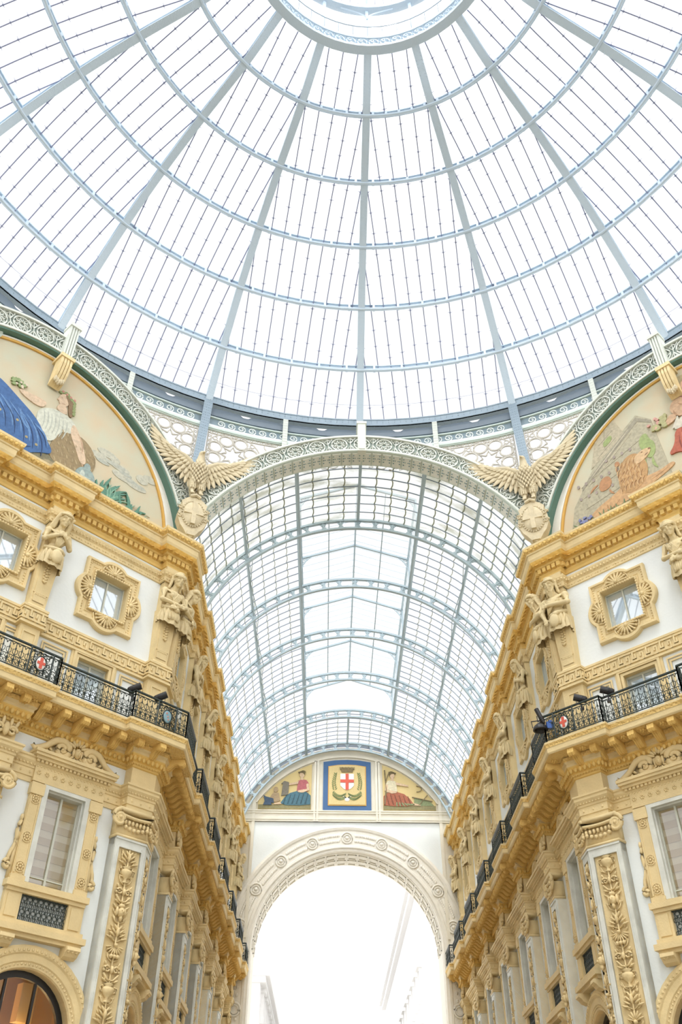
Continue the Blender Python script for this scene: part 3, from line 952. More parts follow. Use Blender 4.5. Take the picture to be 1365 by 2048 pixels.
    t = trim('bracketed balcony slab of the %s walls' % nm, 'balcony')
    mb = MB()
    sweep_moulding(mb, low, [(.24, 11.64), (.24, 11.72), (.29, 11.76), (.30, 11.80)], side)
    sweep_moulding(mb, line, [(.96, 11.97), (.99, 12.0), (1.0, 12.02), (1.0, 12.15), (1.02, 12.17)], side)
    sweep_moulding(mb, line, [(1.06, 12.28), (1.06, 12.34), (0, 12.36)], side); part('slab', mb, 'ochre', t)
    mb = MB(); sweep_moulding(mb, line, [(1.02, 12.17), (1.03, 12.22), (1.06, 12.28)], side); sweep_moulding(mb, low, [(.30, 11.80), (.33, 11.93)], side); part('carved_edge', mb, 'carved_fine_shade', t)
    mb = MB(); sweep_moulding(mb, line, [(0, 11.93), (.96, 11.97)], side); part('soffit', mb, 'carved_fine_shade', t)
    mb = MB(); sweep_moulding(mb, low, [(0, 11.28), (.05, 11.30), (.06, 11.36), (.10, 11.38), (.12, 11.42)], side); sweep_moulding(mb, low, [(.22, 11.60), (.24, 11.64)], side); part('architrave', mb, 'ochre_shade', t)
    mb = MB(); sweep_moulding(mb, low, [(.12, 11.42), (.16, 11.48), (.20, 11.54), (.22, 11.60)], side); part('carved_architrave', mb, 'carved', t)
    mb = MB()
    for x, y, a, L in along(low, .20, .165, side):
        T = put(mb, x, y, a, side); mb.merge(eggm, lambda p: T((p[0]*1.1, p[1], 11.51+p[2]*1.05)))
    for x, y, a, L in along(low, .10, .10, side):
        T = put(mb, x, y, a, side); mb.ell(T((0, 0, 11.37)), (.035, .035, .035), n=4, m=3)
    part('eggs', mb, 'ochre_shade', t, smooth=True)
    bm_ = MB()
    sp = [(-.25, 11.94), (-.92, 11.96), (-.95, 11.82), (-.88, 11.74), (-.78, 11.75), (-.70, 11.80), (-.60, 11.76), (-.50, 11.66), (-.40, 11.60), (-.25, 11.62)]
    bm_.prism(sp, -.11, .11, lambda q, z, w_: (w_, q, z))
    for s in (-.07, 0, .07): bm_.prism([(q-.01, z-.018) for q, z in sp], s-.012, s+.012, lambda q, z, w_: (w_, q, z))
    bme = bm_.mesh('bracket', M['ochre_shade'])
    ros = MB()
    for x, y, a, L in along(line, 0, .62, side, phase=0.5):
        if y > YC+1.3: continue
        T = put(None, x, y, a, side)
        c = Vector(T((0, 0, 0))); ang = a if side < 0 else a+pi
        if L > .4:
            o = link('bracket', bme, t, Matrix.Translation(c + Vector((0, 0, 0))) @ Matrix.Rotation(ang, 4, 'Z'))
        T2 = put(None, x, y, a, side)
        for k in range(6):
            ros.ell(T2((.31+.075*cos(pi*k/3), -.70+.075*sin(pi*k/3), 11.94)), (.05, .05, .045), n=5, m=3)
        ros.ell(T2((.31, -.70, 11.93)), (.045, .045, .06), n=5, m=3)
    for x, y, a, L in along(line, 0, .46, side, phase=0.5):
        if y <= YC+1.3: continue
        T = put(None, x, y, a, side)
        link('bracket', bme, t, Matrix.Translation(T((0, 0, 0))) @ Matrix.Rotation(a if side < 0 else a+pi, 4, 'Z'))
        ros.ell(T((.23, -.72, 11.945)), (.055, .055, .03), n=6, m=3)
    part('soffit_rosettes', ros, 'ochre_shade', t, smooth=True)
    # entablature above the lower windows
    t = trim('lower entablature of the %s walls at the capitals' % nm, 'moulding')
    mb = MB(); sweep_moulding(mb, low, [(0, 9.98), (.04, 9.98), (.04, 10.12), (.07, 10.13), (.07, 10.34), (.10, 10.36), (.10, 10.42), (.16, 10.48), (.20, 10.53), (.20, 10.60), (.24, 10.63), (.24, 10.68), (0, 10.72)], side); part('band', mb, 'ochre', t)
    mb = MB()
    for x, y, a, L in along(low, .13, .11, side):
        T = put(mb, x, y, a, side); mb.ell(T((0, 0, 10.45)), (.038, .038, .038), n=4, m=3)
    for x, y, a, L in along(low, .07, .28, side):
        T = put(mb, x, y, a, side); mb.ell(T((0, 0, 10.24)), (.05, .03, .05), n=6, m=3)
    part('beads', mb, 'ochre', t)
    # pilaster blocks: mezzanine pedestals and panels over the lower capitals
    t = trim('plain stone pilaster pedestals of the %s walls' % nm, 'moulding')
    mb = MB(); ulow = chain(EU, .66, *pil_ints(.66))
    def prof_blocks(z0, z1, ee, w):
        for p in DPIL:
            a, b = diag_pt(p+w/2, 0), diag_pt(p-w/2, 0)
            sweep_moulding(mb, [diag_pt(p+w/2, -.02), diag_pt(p+w/2, ee), diag_pt(p-w/2, ee), diag_pt(p-w/2, -.02)], [(0, z0), (0, z1)], side)
        sweep_moulding(mb, [diag_pt(w, -.02), diag_pt(w, ee), corner_pt(ee), arm_pt(YC+w, ee), arm_pt(YC+w, -.02)], [(0, z0), (0, z1)], side)
        for y in YP:
            e2 = EA if ee == EU else ee
            sweep_moulding(mb, [arm_pt(y-w/2, -.02), arm_pt(y-w/2, e2), arm_pt(y+w/2, e2), arm_pt(y+w/2, -.02)], [(0, z0), (0, z1)], side)
    prof_blocks(12.3, 14.4, EU, .66); prof_blocks(18.74, 18.95, EU, .66); prof_blocks(10.70, 11.30, EL, .74)
    # raised frames on the panels
    def frame_on(u, w, z0, z1, ee, arm):
        f = (lambda s_, o: arm_pt(s_, o)) if arm else (lambda s_, o: diag_pt(s_, o))
        for a, b, c, d in ((u-w, u+w, z0, z0+.05), (u-w, u+w, z1-.05, z1), (u-w, u-w+.05, z0+.05, z1-.05), (u+w-.05, u+w, z0+.05, z1-.05)):
            pts = [f(a, ee), f(a, ee+.03), f(b, ee+.03), f(b, ee)]
            pts = [(-side*p[0] if side > 0 else p[0], p[1]) for p in pts]
            mb.add([(p[0], p[1], c) for p in pts]+[(p[0], p[1], d) for p in pts], [(0, 1, 2, 3), (4, 5, 6, 7), (0, 1, 5, 4), (1, 2, 6, 5), (2, 3, 7, 6)])
    for p in DPIL: frame_on(p, .24, 12.7, 14.2, EU, False)
    for y in YP: frame_on(y, .24, 12.7, 14.2, EA, True)
    frame_on(.30, .22, 12.7, 14.2, EU, False)
    # moulded frames of the plain panels beside the mezzanine windows
    for u in DBAYS:
        for s in (-1, 1):
            c = u+s*1.42; w = .46
            if u == DBAYS[1]: c = u+s*1.1; w = .34
            for k, (gr, th) in enumerate(((.0, .06), (.09, .03))):
                frame_on(c, w-gr, 12.5, 14.26-gr, .02+.02*(1-k), False)
    for y in ABAYS:
        for s in (-1, 1): frame_on(y+s*1.3, .46, 12.5, 14.26, .03, True)
    part('pedestals', mb, 'ochre', t)

# ------------------------------------------------------------------ upper windows with cusped frames
def outline(n=96):
    """square frame with a round lobe on every side, and the matching inner rectangle"""
    W, H, rl = 1.06, 1.17, .62
    raw = []
    def side_pts(hw, hh, rot):
        pts = [(-hw, hh)]
        c = hh-.40; half = sqrt(max(rl*rl-(.40)**2, 0))
        for k in range(13):
            a = asin(half/rl)*(2*k/12-1); pts.append((rl*sin(a), c+rl*cos(a)))
        return pts
    top = side_pts(W, H, 0); right = [(y, -x) for x, y in side_pts(H, W, 1)]
    bot = [(-x, -y) for x, y in top]; left = [(-x, -y) for x, y in right]
    return top+right+bot+left
OUT = outline()
def inner_for(p, w, h):
    x, y = p; k = max(abs(x)/w, abs(y)/h)
    return (x/k, y/k)
def make_upper_window():
    t = thing('window_1', 'x', 'window', kind='structure')
    def ring(f, v):
        return [(o[0]+(i[0]-o[0])*f, v, o[1]+(i[1]-o[1])*f) for o, i in zip(OUT, INN)]
    INN = [inner_for(p, UW, UH) for p in OUT]
    mb = MB(); rings = [ring(0, .02), ring(0, -.12), ring(.06, -.17), ring(.22, -.17), ring(.28, -.10), ring(.62, -.08), ring(.68, -.11), ring(.74, -.08), ring(.84, -.08), ring(.88, -.16), ring(.97, -.16), ring(1, -.08), ring(1, .30)]
    rings = [r[::-1] for r in rings]
    mb.sweep([[r[j] for r in rings] for j in range(len(OUT))], False, True)
    part('surround', mb, 'ochre', t)
    mb = MB()
    # rope on the inner edge, leaf knots along the frame
    per = []
    for k in range(14):
        f = -1+2*(k+.5)/14
        per += [(f*UW, UH+.04, 0), (f*UW, -UH-.04, 0), (UW+.04, f*UH, 1), (-UW-.04, f*UH, 1)]
    for x, z, o in per:
        mb.ell((x, -.155, z), (.05, .035, .05), rot=Matrix.Rotation(.7, 3, 'Y'), n=5, m=3)
    for j in range(0, len(OUT), 2):
        o, i = OUT[j], INN[j]; f = .45
        mb.ell((o[0]+(i[0]-o[0])*f, -.10, o[1]+(i[1]-o[1])*f), (.035, .03, .035), n=5, m=3)
    for e0, e1 in (((-1.06, 1.17), (-.6, 1.17)), ((.6, 1.17), (1.06, 1.17)), ((-1.06, -1.17), (-.6, -1.17)), ((.6, -1.17), (1.06, -1.17)),
                   ((-1.06, 1.17), (-1.06, .6)), ((1.06, 1.17), (1.06, .6)), ((-1.06, -1.17), (-1.06, -.6)), ((1.06, -1.17), (1.06, -.6))):
        for k in range(5):
            x = (e0[0]+(e1[0]-e0[0])*(k+.5)/5)*.88; z = (e0[1]+(e1[1]-e0[1])*(k+.5)/5)*.88
            mb.ell((x, -.10, z), (.05, .03, .035), n=5, m=3)
    part('beading', mb, 'ochre', t)
    for k, (cx, cz, an) in enumerate(((0, UH+.10, 0), (0, -UH-.10, pi), (UW+.10, 0, pi/2), (-UW-.10, 0, -pi/2))):
        mb = MB(); n = 9; R = .37
        for q in range(n):
            a = an+radians(-84+168*q/(n-1))
            mb.ell((cx+R*.52*sin(a), -.15, cz+R*.52*cos(a)), (.042, .06, R*.52), rot=Matrix.Rotation(a, 3, 'Y'), n=6, m=5)
            mb.ell((cx+R*sin(a), -.14, cz+R*cos(a)), (.05, .05, .05), n=5, m=3)
        mb.ell((cx+.05*sin(an), -.19, cz+.05*cos(an)), (.08, .07, .08), n=6, m=4)
        mb.tube([(cx+(R+.08)*sin(an+radians(-90+180*q/12)), -.11, cz+(R+.08)*cos(an+radians(-90+180*q/12))) for q in range(13)], .03, 5)
        part('shell', mb, 'ochre', t, smooth=True)
    mb = MB(); mb.quad((-UW, .22, -UH), (UW, .22, -UH), (UW, .22, UH), (-UW, .22, UH)); p = part('pane', mb, 'pane', t)
    mb = MB(); mb.box(-.025, .025, .17, .24, -UH, UH)
    for s in (-1, 1): mb.box(s*UW-.035, s*UW+.035, .16, .24, -UH, UH); mb.box(-UW, UW, .155, .235, s*UH-.035, s*UH+.035)
    part('sash', mb, 'wood', t)
    return t
nwin = [0]
def place_windows(make, frame_z, fmt, off=0.0, arm_depth=1.0):
    root = None
    for side, nm in SIDES:
        jobs = []
        for k, u in enumerate(DBAYS[:2]):
            jobs.append((on_diag(side, u, frame_z, off), fmt % (['nearest the corner on', 'in the middle of'][k] + ' the %s diagonal wall' % nm)))
        for k, y in enumerate(ABAYS):
            jobs.append((on_arm(side, y, frame_z, off) @ Matrix.Scale(arm_depth, 4, (0, 1, 0)), fmt % ('%s from the corner along the %s arcade wall' % (ORD[k], nm))))
        for mtx, lab in jobs:
            nwin[0] += 1
            if root is None: root = make(); root.matrix_world = mtx; root['label'] = lab; o = root
            else: o = dup(root, mtx, lab)
            o.name = 'window_%d' % nwin[0]
place_windows(make_upper_window, UZ, 'square upper window in a cusped shell frame, %s', arm_depth=.62)

# ------------------------------------------------------------------ mezzanine windows behind the railings
def make_mezz():
    t = thing('window_m', 'x', 'window', kind='structure')
    mb = MB(); h = (MZ1-MZ0)/2
    for k, (g, v) in enumerate(((.26, -.05), (.18, -.09), (.07, -.05))):
        w = MW+g; z1 = h+g
        mb.box(-w, -w+.09, v, .02, -h, z1-.09); mb.box(w-.09, w, v, .02, -h, z1-.09); mb.box(-w, w, v, .02, z1-.09, z1)
    for s in (-1, 1): mb.box(min(s*MW, s*(MW+.02)), max(s*MW, s*(MW+.02)), 0, .3, -h, h)
    mb.box(-MW, MW, 0, .3, h, h+.02)
    part('casing', mb, 'ochre', t)
    mb = MB(); mb.quad((-MW, .22, -h), (MW, .22, -h), (MW, .22, h), (-MW, .22, h)); part('pane', mb, 'pane', t)
    mb = MB(); mb.box(-.03, .03, .17, .24, -h, h)
    for s in (-1, 1): mb.box(s*MW-.04, s*MW+.04, .17, .24, -h, h)
    mb.box(-MW, MW, .165, .235, h-.08, h); part('sash', mb, 'wood', t)
    return t
place_windows(make_mezz, (MZ0+MZ1)/2, 'low mezzanine window behind the balcony railing, %s')

# ------------------------------------------------------------------ lower windows with scrolled pediments
def spiral(cx, cz, r0, turns, start, sgn, n=26, r1=.02):
    return [(cx+sgn*(r0+(r1-r0)*k/n)*cos(start+2*pi*turns*k/n), cz+(r0+(r1-r0)*k/n)*sin(start+2*pi*turns*k/n)) for k in range(n+1)]
LB = 5.80       # bottom of the window's brackets
def make_lower_window():
    t = thing('window_l', 'x', 'window', kind='structure')
    z = lambda a: a-LB
    mb = MB()   # grey marble casing and reveal
    for s in (-1, 1):
        mb.box(min(s*(LW-.02), s*(LW+.14)), max(s*(LW-.02), s*(LW+.14)), -.13, .22, z(LZ0), z(LZ1)-.02)
        mb.box(min(s*(LW-.06), s*(LW+.02)), max(s*(LW-.06), s*(LW+.02)), -.02, .24, z(LZ0), z(LZ1)-.06)
    mb.box(-LW-.14, LW+.14, -.13, .22, z(LZ1)-.02, z(LZ1)+.14); mb.box(-LW, LW, -.02, .235, z(LZ1)-.06, z(LZ1)-.02)
    part('casing', mb, 'marble', t)
    for s in (-1, 1):
        mb = MB(); x0, x1 = LW+.14, LW+.50
        X = lambda a, b: (min(s*a, s*b), max(s*a, s*b))
        mb.box(*X(x0, x1), -.12, .02, z(7.35), z(10.0)); mb.box(*X(x0-.02, x1+.04), -.18, .02, z(9.66), z(9.98)); mb.box(*X(x0-.02, x1+.04), -.18, .02, z(7.33), z(7.5))
        mb.box(*X(x0+.02, x0+.06), -.14, .02, z(7.55), z(9.6)); mb.box(*X(x1-.06, x1-.02), -.14, .02, z(7.55), z(9.6))
        for zz in (8.5, 7.72, 9.55):
            c = s*(x0+x1)/2
            for q in range(8): mb.ell((c+.08*cos(pi*q/4), -.14, z(zz)+.08*sin(pi*q/4)), (.036, .03, .036), n=5, m=3)
            mb.ell((c, -.15, z(zz)), (.04, .04, .04), n=6, m=3)
            mb.tube([(c+.14*cos(pi*q/6), -.13, z(zz)+.14*sin(pi*q/6)) for q in range(12)], .018, 4, closed=True)
        part('side_pilaster', mb, 'ochre', t)
        mb = MB()   # scrolled consoles at the sides
        pts = [(s*(x1+.02+.02), z(8.95))]+[(s*(x1+.04+.10*q/8+.04*sin(q)), z(8.9-1.0*q/8)) for q in range(9)]
        pts += [(s*(x1+.16)+s*.13*(1-k/20)*sin(2*pi*1.3*k/20), z(7.72)+.13*(1-k/20)*cos(2*pi*1.3*k/20)) for k in range(21)]
        mb.tube([(a, -.06, b) for a, b in pts], [.05]+[.055]*(len(pts)-1), 6)
        mb.box(*X(x1, x1+.10), -.08, .02, z(7.4), z(8.6)); mb.ell((s*(x1+.06), -.08, z(8.98)), (.06, .06, .1), n=6, m=4)
        part('console_scroll', mb, 'ochre', t, smooth=True)
    mb = MB(); w = LW+.56
    mb.box(-w+.02, w-.02, -.14, .02, z(10.02), z(10.56))
    for k in range(9):
        c = -w+.15+(2*w-.3)*k/8
        for q in range(6): mb.ell((c+.05*cos(pi*q/3), -.15, z(10.28)+.05*sin(pi*q/3)), (.03, .03, .03), n=4, m=3)
    part('frieze', mb, 'ochre', t)
    mb = MB()
    for zz, ww, d in ((10.52, .02, .20), (10.60, .10, .30), (10.68, .17, .38), (10.76, .20, .42)):
        mb.box(-w-ww, w+ww, -d, .02, z(zz), z(zz)+.085)
    for k in range(19):
        c = -w+(2*w)*k/18; mb.box(c-.04, c+.04, -.26, 0, z(10.53), z(10.60))
    part('cornice', mb, 'ochre', t)
    mb = MB()   # pediment: two scrolls leaning on a palmette with a mask
    for s in (-1, 1):
        sp = spiral(s*.48, z(11.12), .23, 1.9, -.6*pi, s, 34, .015)
        tail = [(s*(1.36-.10*q), z(10.92)+.02+.10*(q/8)**2*1.2) for q in range(0, 9)]
        tail = [(s*1.38, z(11.02)), (s*1.42, z(10.97)), (s*1.36, z(10.91)), (s*1.2, z(10.97)), (s*1.0, z(11.08)), (s*.86, z(11.22)), (s*.72, z(11.34)), (s*.56, z(11.38))]
        big = [(s*.48+s*.27*cos(a_), z(11.12)+.27*sin(a_)) for a_ in [pi*.5-k*pi/8*1.0 for k in range(0)]]
        pts = tail+[(s*(.48)+s*r_*cos(th), z(11.12)+r_*sin(th)) for r_, th in [(.25*(1-k/30)+.02, pi*.45+2*pi*1.8*k/30) for k in range(31)]]
        mb.tube([(a, -.16, b) for a, b in pts], [.03, .045, .05, .055, .06, .065, .07, .07]+[.07-.045*k/30 for k in range(31)], 6, flat=1.6)
        mb.prism([(s*1.3, z(10.86)), (s*1.0, z(11.02)), (s*.8, z(11.2)), (s*.5, z(11.36)), (s*.2, z(11.2)), (s*.12, z(10.86))], -.06, .0, lambda a, b, q: (a, q, b))
        mb.ell((s*.48, -.17, z(11.12)), (.05, .06, .05), n=6, m=4)
        for q in range(4): mb.ell((s*(.85+.12*q), -.12, z(11.06-.05*q)), (.05, .04, .09), rot=Matrix.Rotation(s*.9, 3, 'Y'), n=5, m=4)
    part('pediment_scrolls', mb, 'ochre', t, smooth=True)
    mb = MB(); zc = z(11.14)
    mb.ell((0, -.20, zc), (.11, .11, .16), n=8, m=6); mb.ell((0, -.30, zc-.02), (.025, .03, .05), n=5, m=4)
    for s in (-1, 1): mb.ell((s*.045, -.29, zc+.04), (.022, .02, .015), n=5, m=3); mb.ell((s*.13, -.18, zc), (.05, .06, .14), n=5, m=4)
    mb.ell((0, -.29, zc-.08), (.04, .02, .014), n=5, m=3)
    for k in range(7):
        a = radians(-66+22*k); L = .22 if k % 2 else .27
        mb.ell((.30*sin(a)*.8, -.18, zc+.12+.24*cos(a)), (.05, .05, L*.55), rot=Matrix.Rotation(a, 3, 'Y'), n=6, m=5)
    for k in range(5):
        a = radians(120+30*k); mb.ell((.17*sin(a), -.16, zc-.04+.2*cos(a)), (.04, .04, .09), rot=Matrix.Rotation(a, 3, 'Y'), n=5, m=4)
    part('mask', mb, 'ochre', t, smooth=True)
    mb = MB()   # sill, panel piers and base on two brackets
    mb.box(-w-.06, w+.06, -.24, .02, z(7.20), z(7.36)); mb.box(-w, w, -.18, .02, z(7.1), z(7.2))
    for s in (-1, 1):
        mb.box(min(s*.70, s*w), max(s*.70, s*w), -.14, .02, z(6.42), z(7.12)); mb.box(min(s*.78, s*(w-.08)), max(s*.78, s*(w-.08)), -.17, 0, z(6.5), z(7.04))
    mb.box(-w-.05, w+.05, -.22, .02, z(6.30), z(6.44)); mb.box(-w-.12, w+.12, -.32, .02, z(6.16), z(6.31)); mb.box(-w-.05, w+.05, -.24, .02, z(6.06), z(6.17))
    part('sill', mb, 'ochre', t)
    for s in (-1, 1):
        mb = MB(); c = s*(w-.22)
        mb.prism([(0, z(6.08)), (-.36, z(6.06)), (-.38, z(5.97)), (-.30, z(5.92)), (-.24, z(5.84)), (-.1, z(5.78)), (0, z(5.80))], c-.2, c+.2, lambda q, zz, ww: (ww, q, zz))
        for k in (-.12, 0, .12): mb.ell((c+k, -.30, z(5.97)), (.05, .08, .07), n=5, m=4)
        part('bracket', mb, 'ochre', t)
    mb = MB(); mb.box(-.70, .70, .03, .06, z(6.44), z(7.12)); g = part('balcony_backing', mb, 'black', t)
    mb = MB()
    for i in range(9):
        x = -.64+.16*i
        mb.tube([(x, -.06, z(6.45)), (x, -.06, z(7.1))], .014, 4)
        for j in range(4):
            rr = .062; zz = z(6.53)+.16*j
            mb.tube([(x+(.08 if j % 2 else 0)+rr*cos(2*pi*k/8), -.06, zz+rr*sin(2*pi*k/8)) for k in range(8)], .012, 3, closed=True)
            mb.ell((x+.08, -.07, zz+.08), (.035, .02, .05), n=4, m=3)
    for zz in (6.47, 7.08): mb.box(-.7, .7, -.08, -.04, z(zz)-.015, z(zz)+.015)
    part('iron_grille', mb, 'iron', t)
    mb = MB(); mb.quad((-LW, .18, z(LZ0)), (LW, .18, z(LZ0)), (LW, .18, z(LZ1)), (-LW, .18, z(LZ1))); part('pane', mb, 'pane_dim', t)
    mb, m2 = MB(), MB()
    for k in range(13):
        (mb if k % 2 else m2).box(-.66, .66, .34+.02*(k % 2), .37+.02*(k % 2), z(LZ0)-.02+.2*k, z(LZ0)+.18+.2*k)
    part('blind_cream_bands', mb, 'blind', t); part('blind_tan_bands', m2, 'blind_tan', t)
    mb = MB(); mb.box(-.03, .03, .13, .2, z(LZ0), z(LZ1)); mb.box(-LW, LW, .135, .195, z(LZ0)+.22, z(LZ0)+.25)
    for s in (-1, 1): mb.box(s*(LW-.05)-.03, s*(LW-.05)+.03, .13, .2, z(LZ0), z(LZ1))
    part('sash', mb, 'wood', t)
    return t
place_windows(make_lower_window, LB, 'tall window under a scrolled pediment with a mask, %s')

# ------------------------------------------------------------------ arched shop fronts
def make_shop():
    t = thing('window_s', 'x', 'window', kind='structure')
    zc = ARZ-GZ
    def ring(r, v, n=20):
        return [(-r, v, 0)] + [(r*sin(-pi/2+pi*k/n), v, zc+r*cos(-pi/2+pi*k/n)) for k in range(n+1)] + [(r, v, 0)]
    mb = MB(); prof = [(1.97, .02), (1.97, -.10), (1.90, -.14), (1.80, -.14), (1.76, -.10), (1.60, -.10), (1.57, -.07), (1.46, -.07), (1.43, -.03), (1.43, .45)]
    rs = [ring(*p) for p in prof]; mb.sweep([[r[j] for r in rs] for j in range(len(rs[0]))])
    part('archivolt', mb, 'ochre', t)
    mb = MB()
    for k in range(46):
        a = -pi/2+pi*(k+.5)/46; mb.ell((1.85*sin(a), -.145, zc+1.85*cos(a)), (.045, .03, .045), n=5, m=3); mb.ell((1.53*sin(a), -.09, zc+1.53*cos(a)), (.03, .02, .03), n=4, m=3)
    part('beading', mb, 'ochre', t)
    mb = MB(); rs = [ring(1.44, .28), ring(1.44, .22), ring(1.27, .22), ring(1.27, .32)]; mb.sweep([[r[j] for r in rs] for j in range(len(rs[0]))])
    for x in (-.42, .42): mb.box(x-.03, x+.03, .23, .31, 0, zc+1.2)
    mb.box(-1.3, 1.3, .24, .30, zc-.1, zc-.04)
    part('metal_frame', mb, 'black', t)
    mb = MB(); pts = ring(1.3, .27); mb.add(pts, [tuple(range(len(pts)))]); part('pane', mb, 'shopglass', t)
    mb = MB()   # the lit room behind
    mb.quad((-1.9, 2.4, zc-3.4), (1.9, 2.4, zc-3.4), (1.9, 2.4, zc+2), (-1.9, 2.4, zc+2))
    mb.quad((-1.9, .46, zc+1.9), (1.9, .46, zc+1.9), (1.9, 2.4, zc+1.9), (-1.9, 2.4, zc+1.9))
    for s in (-1, 1): mb.quad((s*1.9, .46, zc-3.4), (s*1.9, 2.4, zc-3.4), (s*1.9, 2.4, zc+2), (s*1.9, .46, zc+2))
    mb.quad((-1.9, .46, zc-3.4), (1.9, .46, zc-3.4), (1.9, 2.4, zc-3.4), (-1.9, 2.4, zc-3.4))
    part('room', mb, 'shop_brown', t)
    mb = MB()
    for x, zz in ((-1.0, .6), (-.1, .9), (.8, .5), (.2, -.6)): mb.box(x-.22, x+.22, 1.2, 1.5, zc+zz, zc+zz+.9)
    mb.box(-1.5, 1.5, 1.0, 1.7, zc+.05, zc+.12)
    part('display', mb, 'shop_tan', t)
    mb = MB()
    for x, y, zz in ((-1.2, 1.9, 1.6), (-.5, 1.2, 1.75), (.3, 1.9, 1.7), (1.0, 1.3, 1.6), (-.8, 1.0, .2), (.6, 1.0, .3)): mb.ell((x, y, zc+zz), (.06, .06, .04), n=8, m=4)
    mb.box(-1.2, 1.2, 2.2, 2.3, zc-.25, zc-.18)
    part('lamps', mb, 'lamp', t)
    return t
M['shopglass'] = glass('shop_glass', (.95, .90, .80), 0.0, 0.03)
M['shop_brown'] = principled('shop_brown', (.24, .13, .035), 0.5)
M['shop_tan'] = principled('shop_tan', (.55, .36, .14), 0.4)
M['lamp'] = emit('warm_lamp', (1.0, .72, .38), 50.0)
place_windows(make_shop, GZ, 'arched shop front with a black metal frame, %s')
# ------------------------------------------------------------------ far end wall with its great arch
FZ, FR = 13.45, 5.62         # arch centre height and radius
def far_wall():
    mb = MB(); n = 40
    top = 20.9
    for k in range(n):
        a0, a1 = -pi/2+pi*k/n, -pi/2+pi*(k+1)/n
        p0, p1 = (FR*sin(a0), FZ+FR*cos(a0)), (FR*sin(a1), FZ+FR*cos(a1))
        mb.quad((p0[0], 0, p0[1]), (p1[0], 0, p1[1]), (p1[0], 0, top), (p0[0], 0, top))
    for s in (-1, 1):
        mb.quad((s*FR, 0, GZ), (s*XW, 0, GZ), (s*XW, 0, top), (s*FR, 0, top))
    return mb
fw = thing('wall_far', 'far end wall of the arcade pierced by a tall round arch', 'wall', on_far(0, 0), kind='structure')
part('wall_face', far_wall(), 'stucco', fw)
# archivolt
mb = MB()
def aring(r, v, n=56): return [(-r, v, GZ)]+[(r*sin(-pi/2+pi*k/n), v, FZ+r*cos(-pi/2+pi*k/n)) for k in range(n+1)]+[(r, v, GZ)]
prof = [(7.22, 0), (7.20, -.10), (7.05, -.14), (6.92, -.10), (6.85, -.04), (5.98, -.04), (5.94, -.10), (5.80, -.12), (5.72, -.06), (FR, -.05), (FR, .25), (FR-.04, .30), (FR-.04, 2.6)]
clip = lambda p: (max(-XW+.01, min(XW-.01, p[0])), p[1], p[2])
rs = [[clip(p) for p in aring(*q)] for q in prof]
mb.sweep([[r[j] for r in rs] for j in range(len(rs[0]))]); part('archivolt', mb, 'cream_pale', fw)
mb = MB()
for k in range(-4, 5):     # round bosses and running foliage
    a = radians(20*k+10) if False else radians(22*k)
for k in range(9):
    a = radians(-79+19.75*k)
    c = (6.40*sin(a), FZ+6.40*cos(a))
    if abs(c[0]) > XW-.35: continue
    for R, r in ((.34, .04), (.2, .03)): mb.tube([(c[0]+R*cos(2*pi*q/16), -.07, c[1]+R*sin(2*pi*q/16)) for q in range(16)], r, 5, closed=True)
    mb.ell((c[0], -.06, c[1]), (.11, .08, .11), n=8, m=4)
for k in range(150):
    a = radians(-80+160*(k+.5)/150); dd = (math.degrees(a)+79) % 19.75
    if min(dd, 19.75-dd) < 4.2: continue
    for s in (-1, 1): 
        c = ((6.40+s*.17)*sin(a), FZ+(6.40+s*.17)*cos(a))
        if abs(c[0]) < XW-.1: mb.ell((c[0], -.04, c[1]), (.10, .05, .12), n=5, m=3)
for s in (-1, 1):
    for zc in (10.3, 6.8):
        for R, r in ((.34, .06), (.22, .05)): mb.tube([(s*6.3+R*cos(2*pi*q/16), -.07, zc+R*sin(2*pi*q/16)) for q in range(16)], r, 5, closed=True)
    for q in range(60):
        zz = 1+q*.2
        if min(abs(zz-10.3), abs(zz-6.8)) < .5: continue
        mb.ell((s*6.3+.1*(-1)**q, -.04, zz), (.09, .05, .11), n=5, m=3)
part('arch_ornament', mb, 'cream_pale', fw, smooth=True)
mb = MB()    # coffers of the arch soffit
for k in range(26):
    a = -pi/2+pi*(k+.5)/26; h = pi*FR/52
    T = lambda p: ((FR-.04-p[2])*sin(a+p[0]/FR), p[1], FZ+(FR-.04-p[2])*cos(a+p[0]/FR))
    for y0, y1 in ((.5, 1.3), (1.5, 2.3)):
        mb.box(-h*.8, h*.8, y0, y0+.08, 0, .06, T); mb.box(-h*.8, h*.8, y1-.08, y1, 0, .06, T)
        mb.box(-h*.8, -h*.66, y0, y1, 0, .06, T); mb.box(h*.66, h*.8, y0, y1, 0, .06, T)
part('soffit_coffers', mb, 'cream_pale', fw)
mb = MB()    # bands under the lunette and the vertical strips
Z0, Z1 = 20.86, 21.58
mb.box(-XW, XW, -.06, .05, Z0, Z1)
for zz in (Z0, Z0+.12, Z1-.2, Z1-.06): mb.box(-XW, XW, -.13, 0, zz, zz+.07)
for s in (-1, 1):
    mb.box(min(s*5.86, s*6.05), max(s*5.86, s*6.05), -.10, 0, 14, Z1+.9)
    mb.box(min(s*5.95, s*XW), max(s*5.95, s*XW), -.02, .03, 14, Z0)
for x in (-2.0, 2.0):
    for q in (-.18, .0): mb.box(x+q+.02, x+q+.16, -.12, 0, Z0, 24.9 if True else 0)
part('bands', mb, 'cream', fw)
ZT, RT = 18.25, 7.55       # arc of the lunette's outer edge
mb = MB()
half = 6.6
rings = []
N = 48
a0 = asin(half/RT)
inner = lambda a: (6.95*sin(a), ZT+6.95*cos(a))
pts_out = [(RT*sin(-a0+2*a0*k/N), ZT+RT*cos(-a0+2*a0*k/N)) for k in range(N+1)]
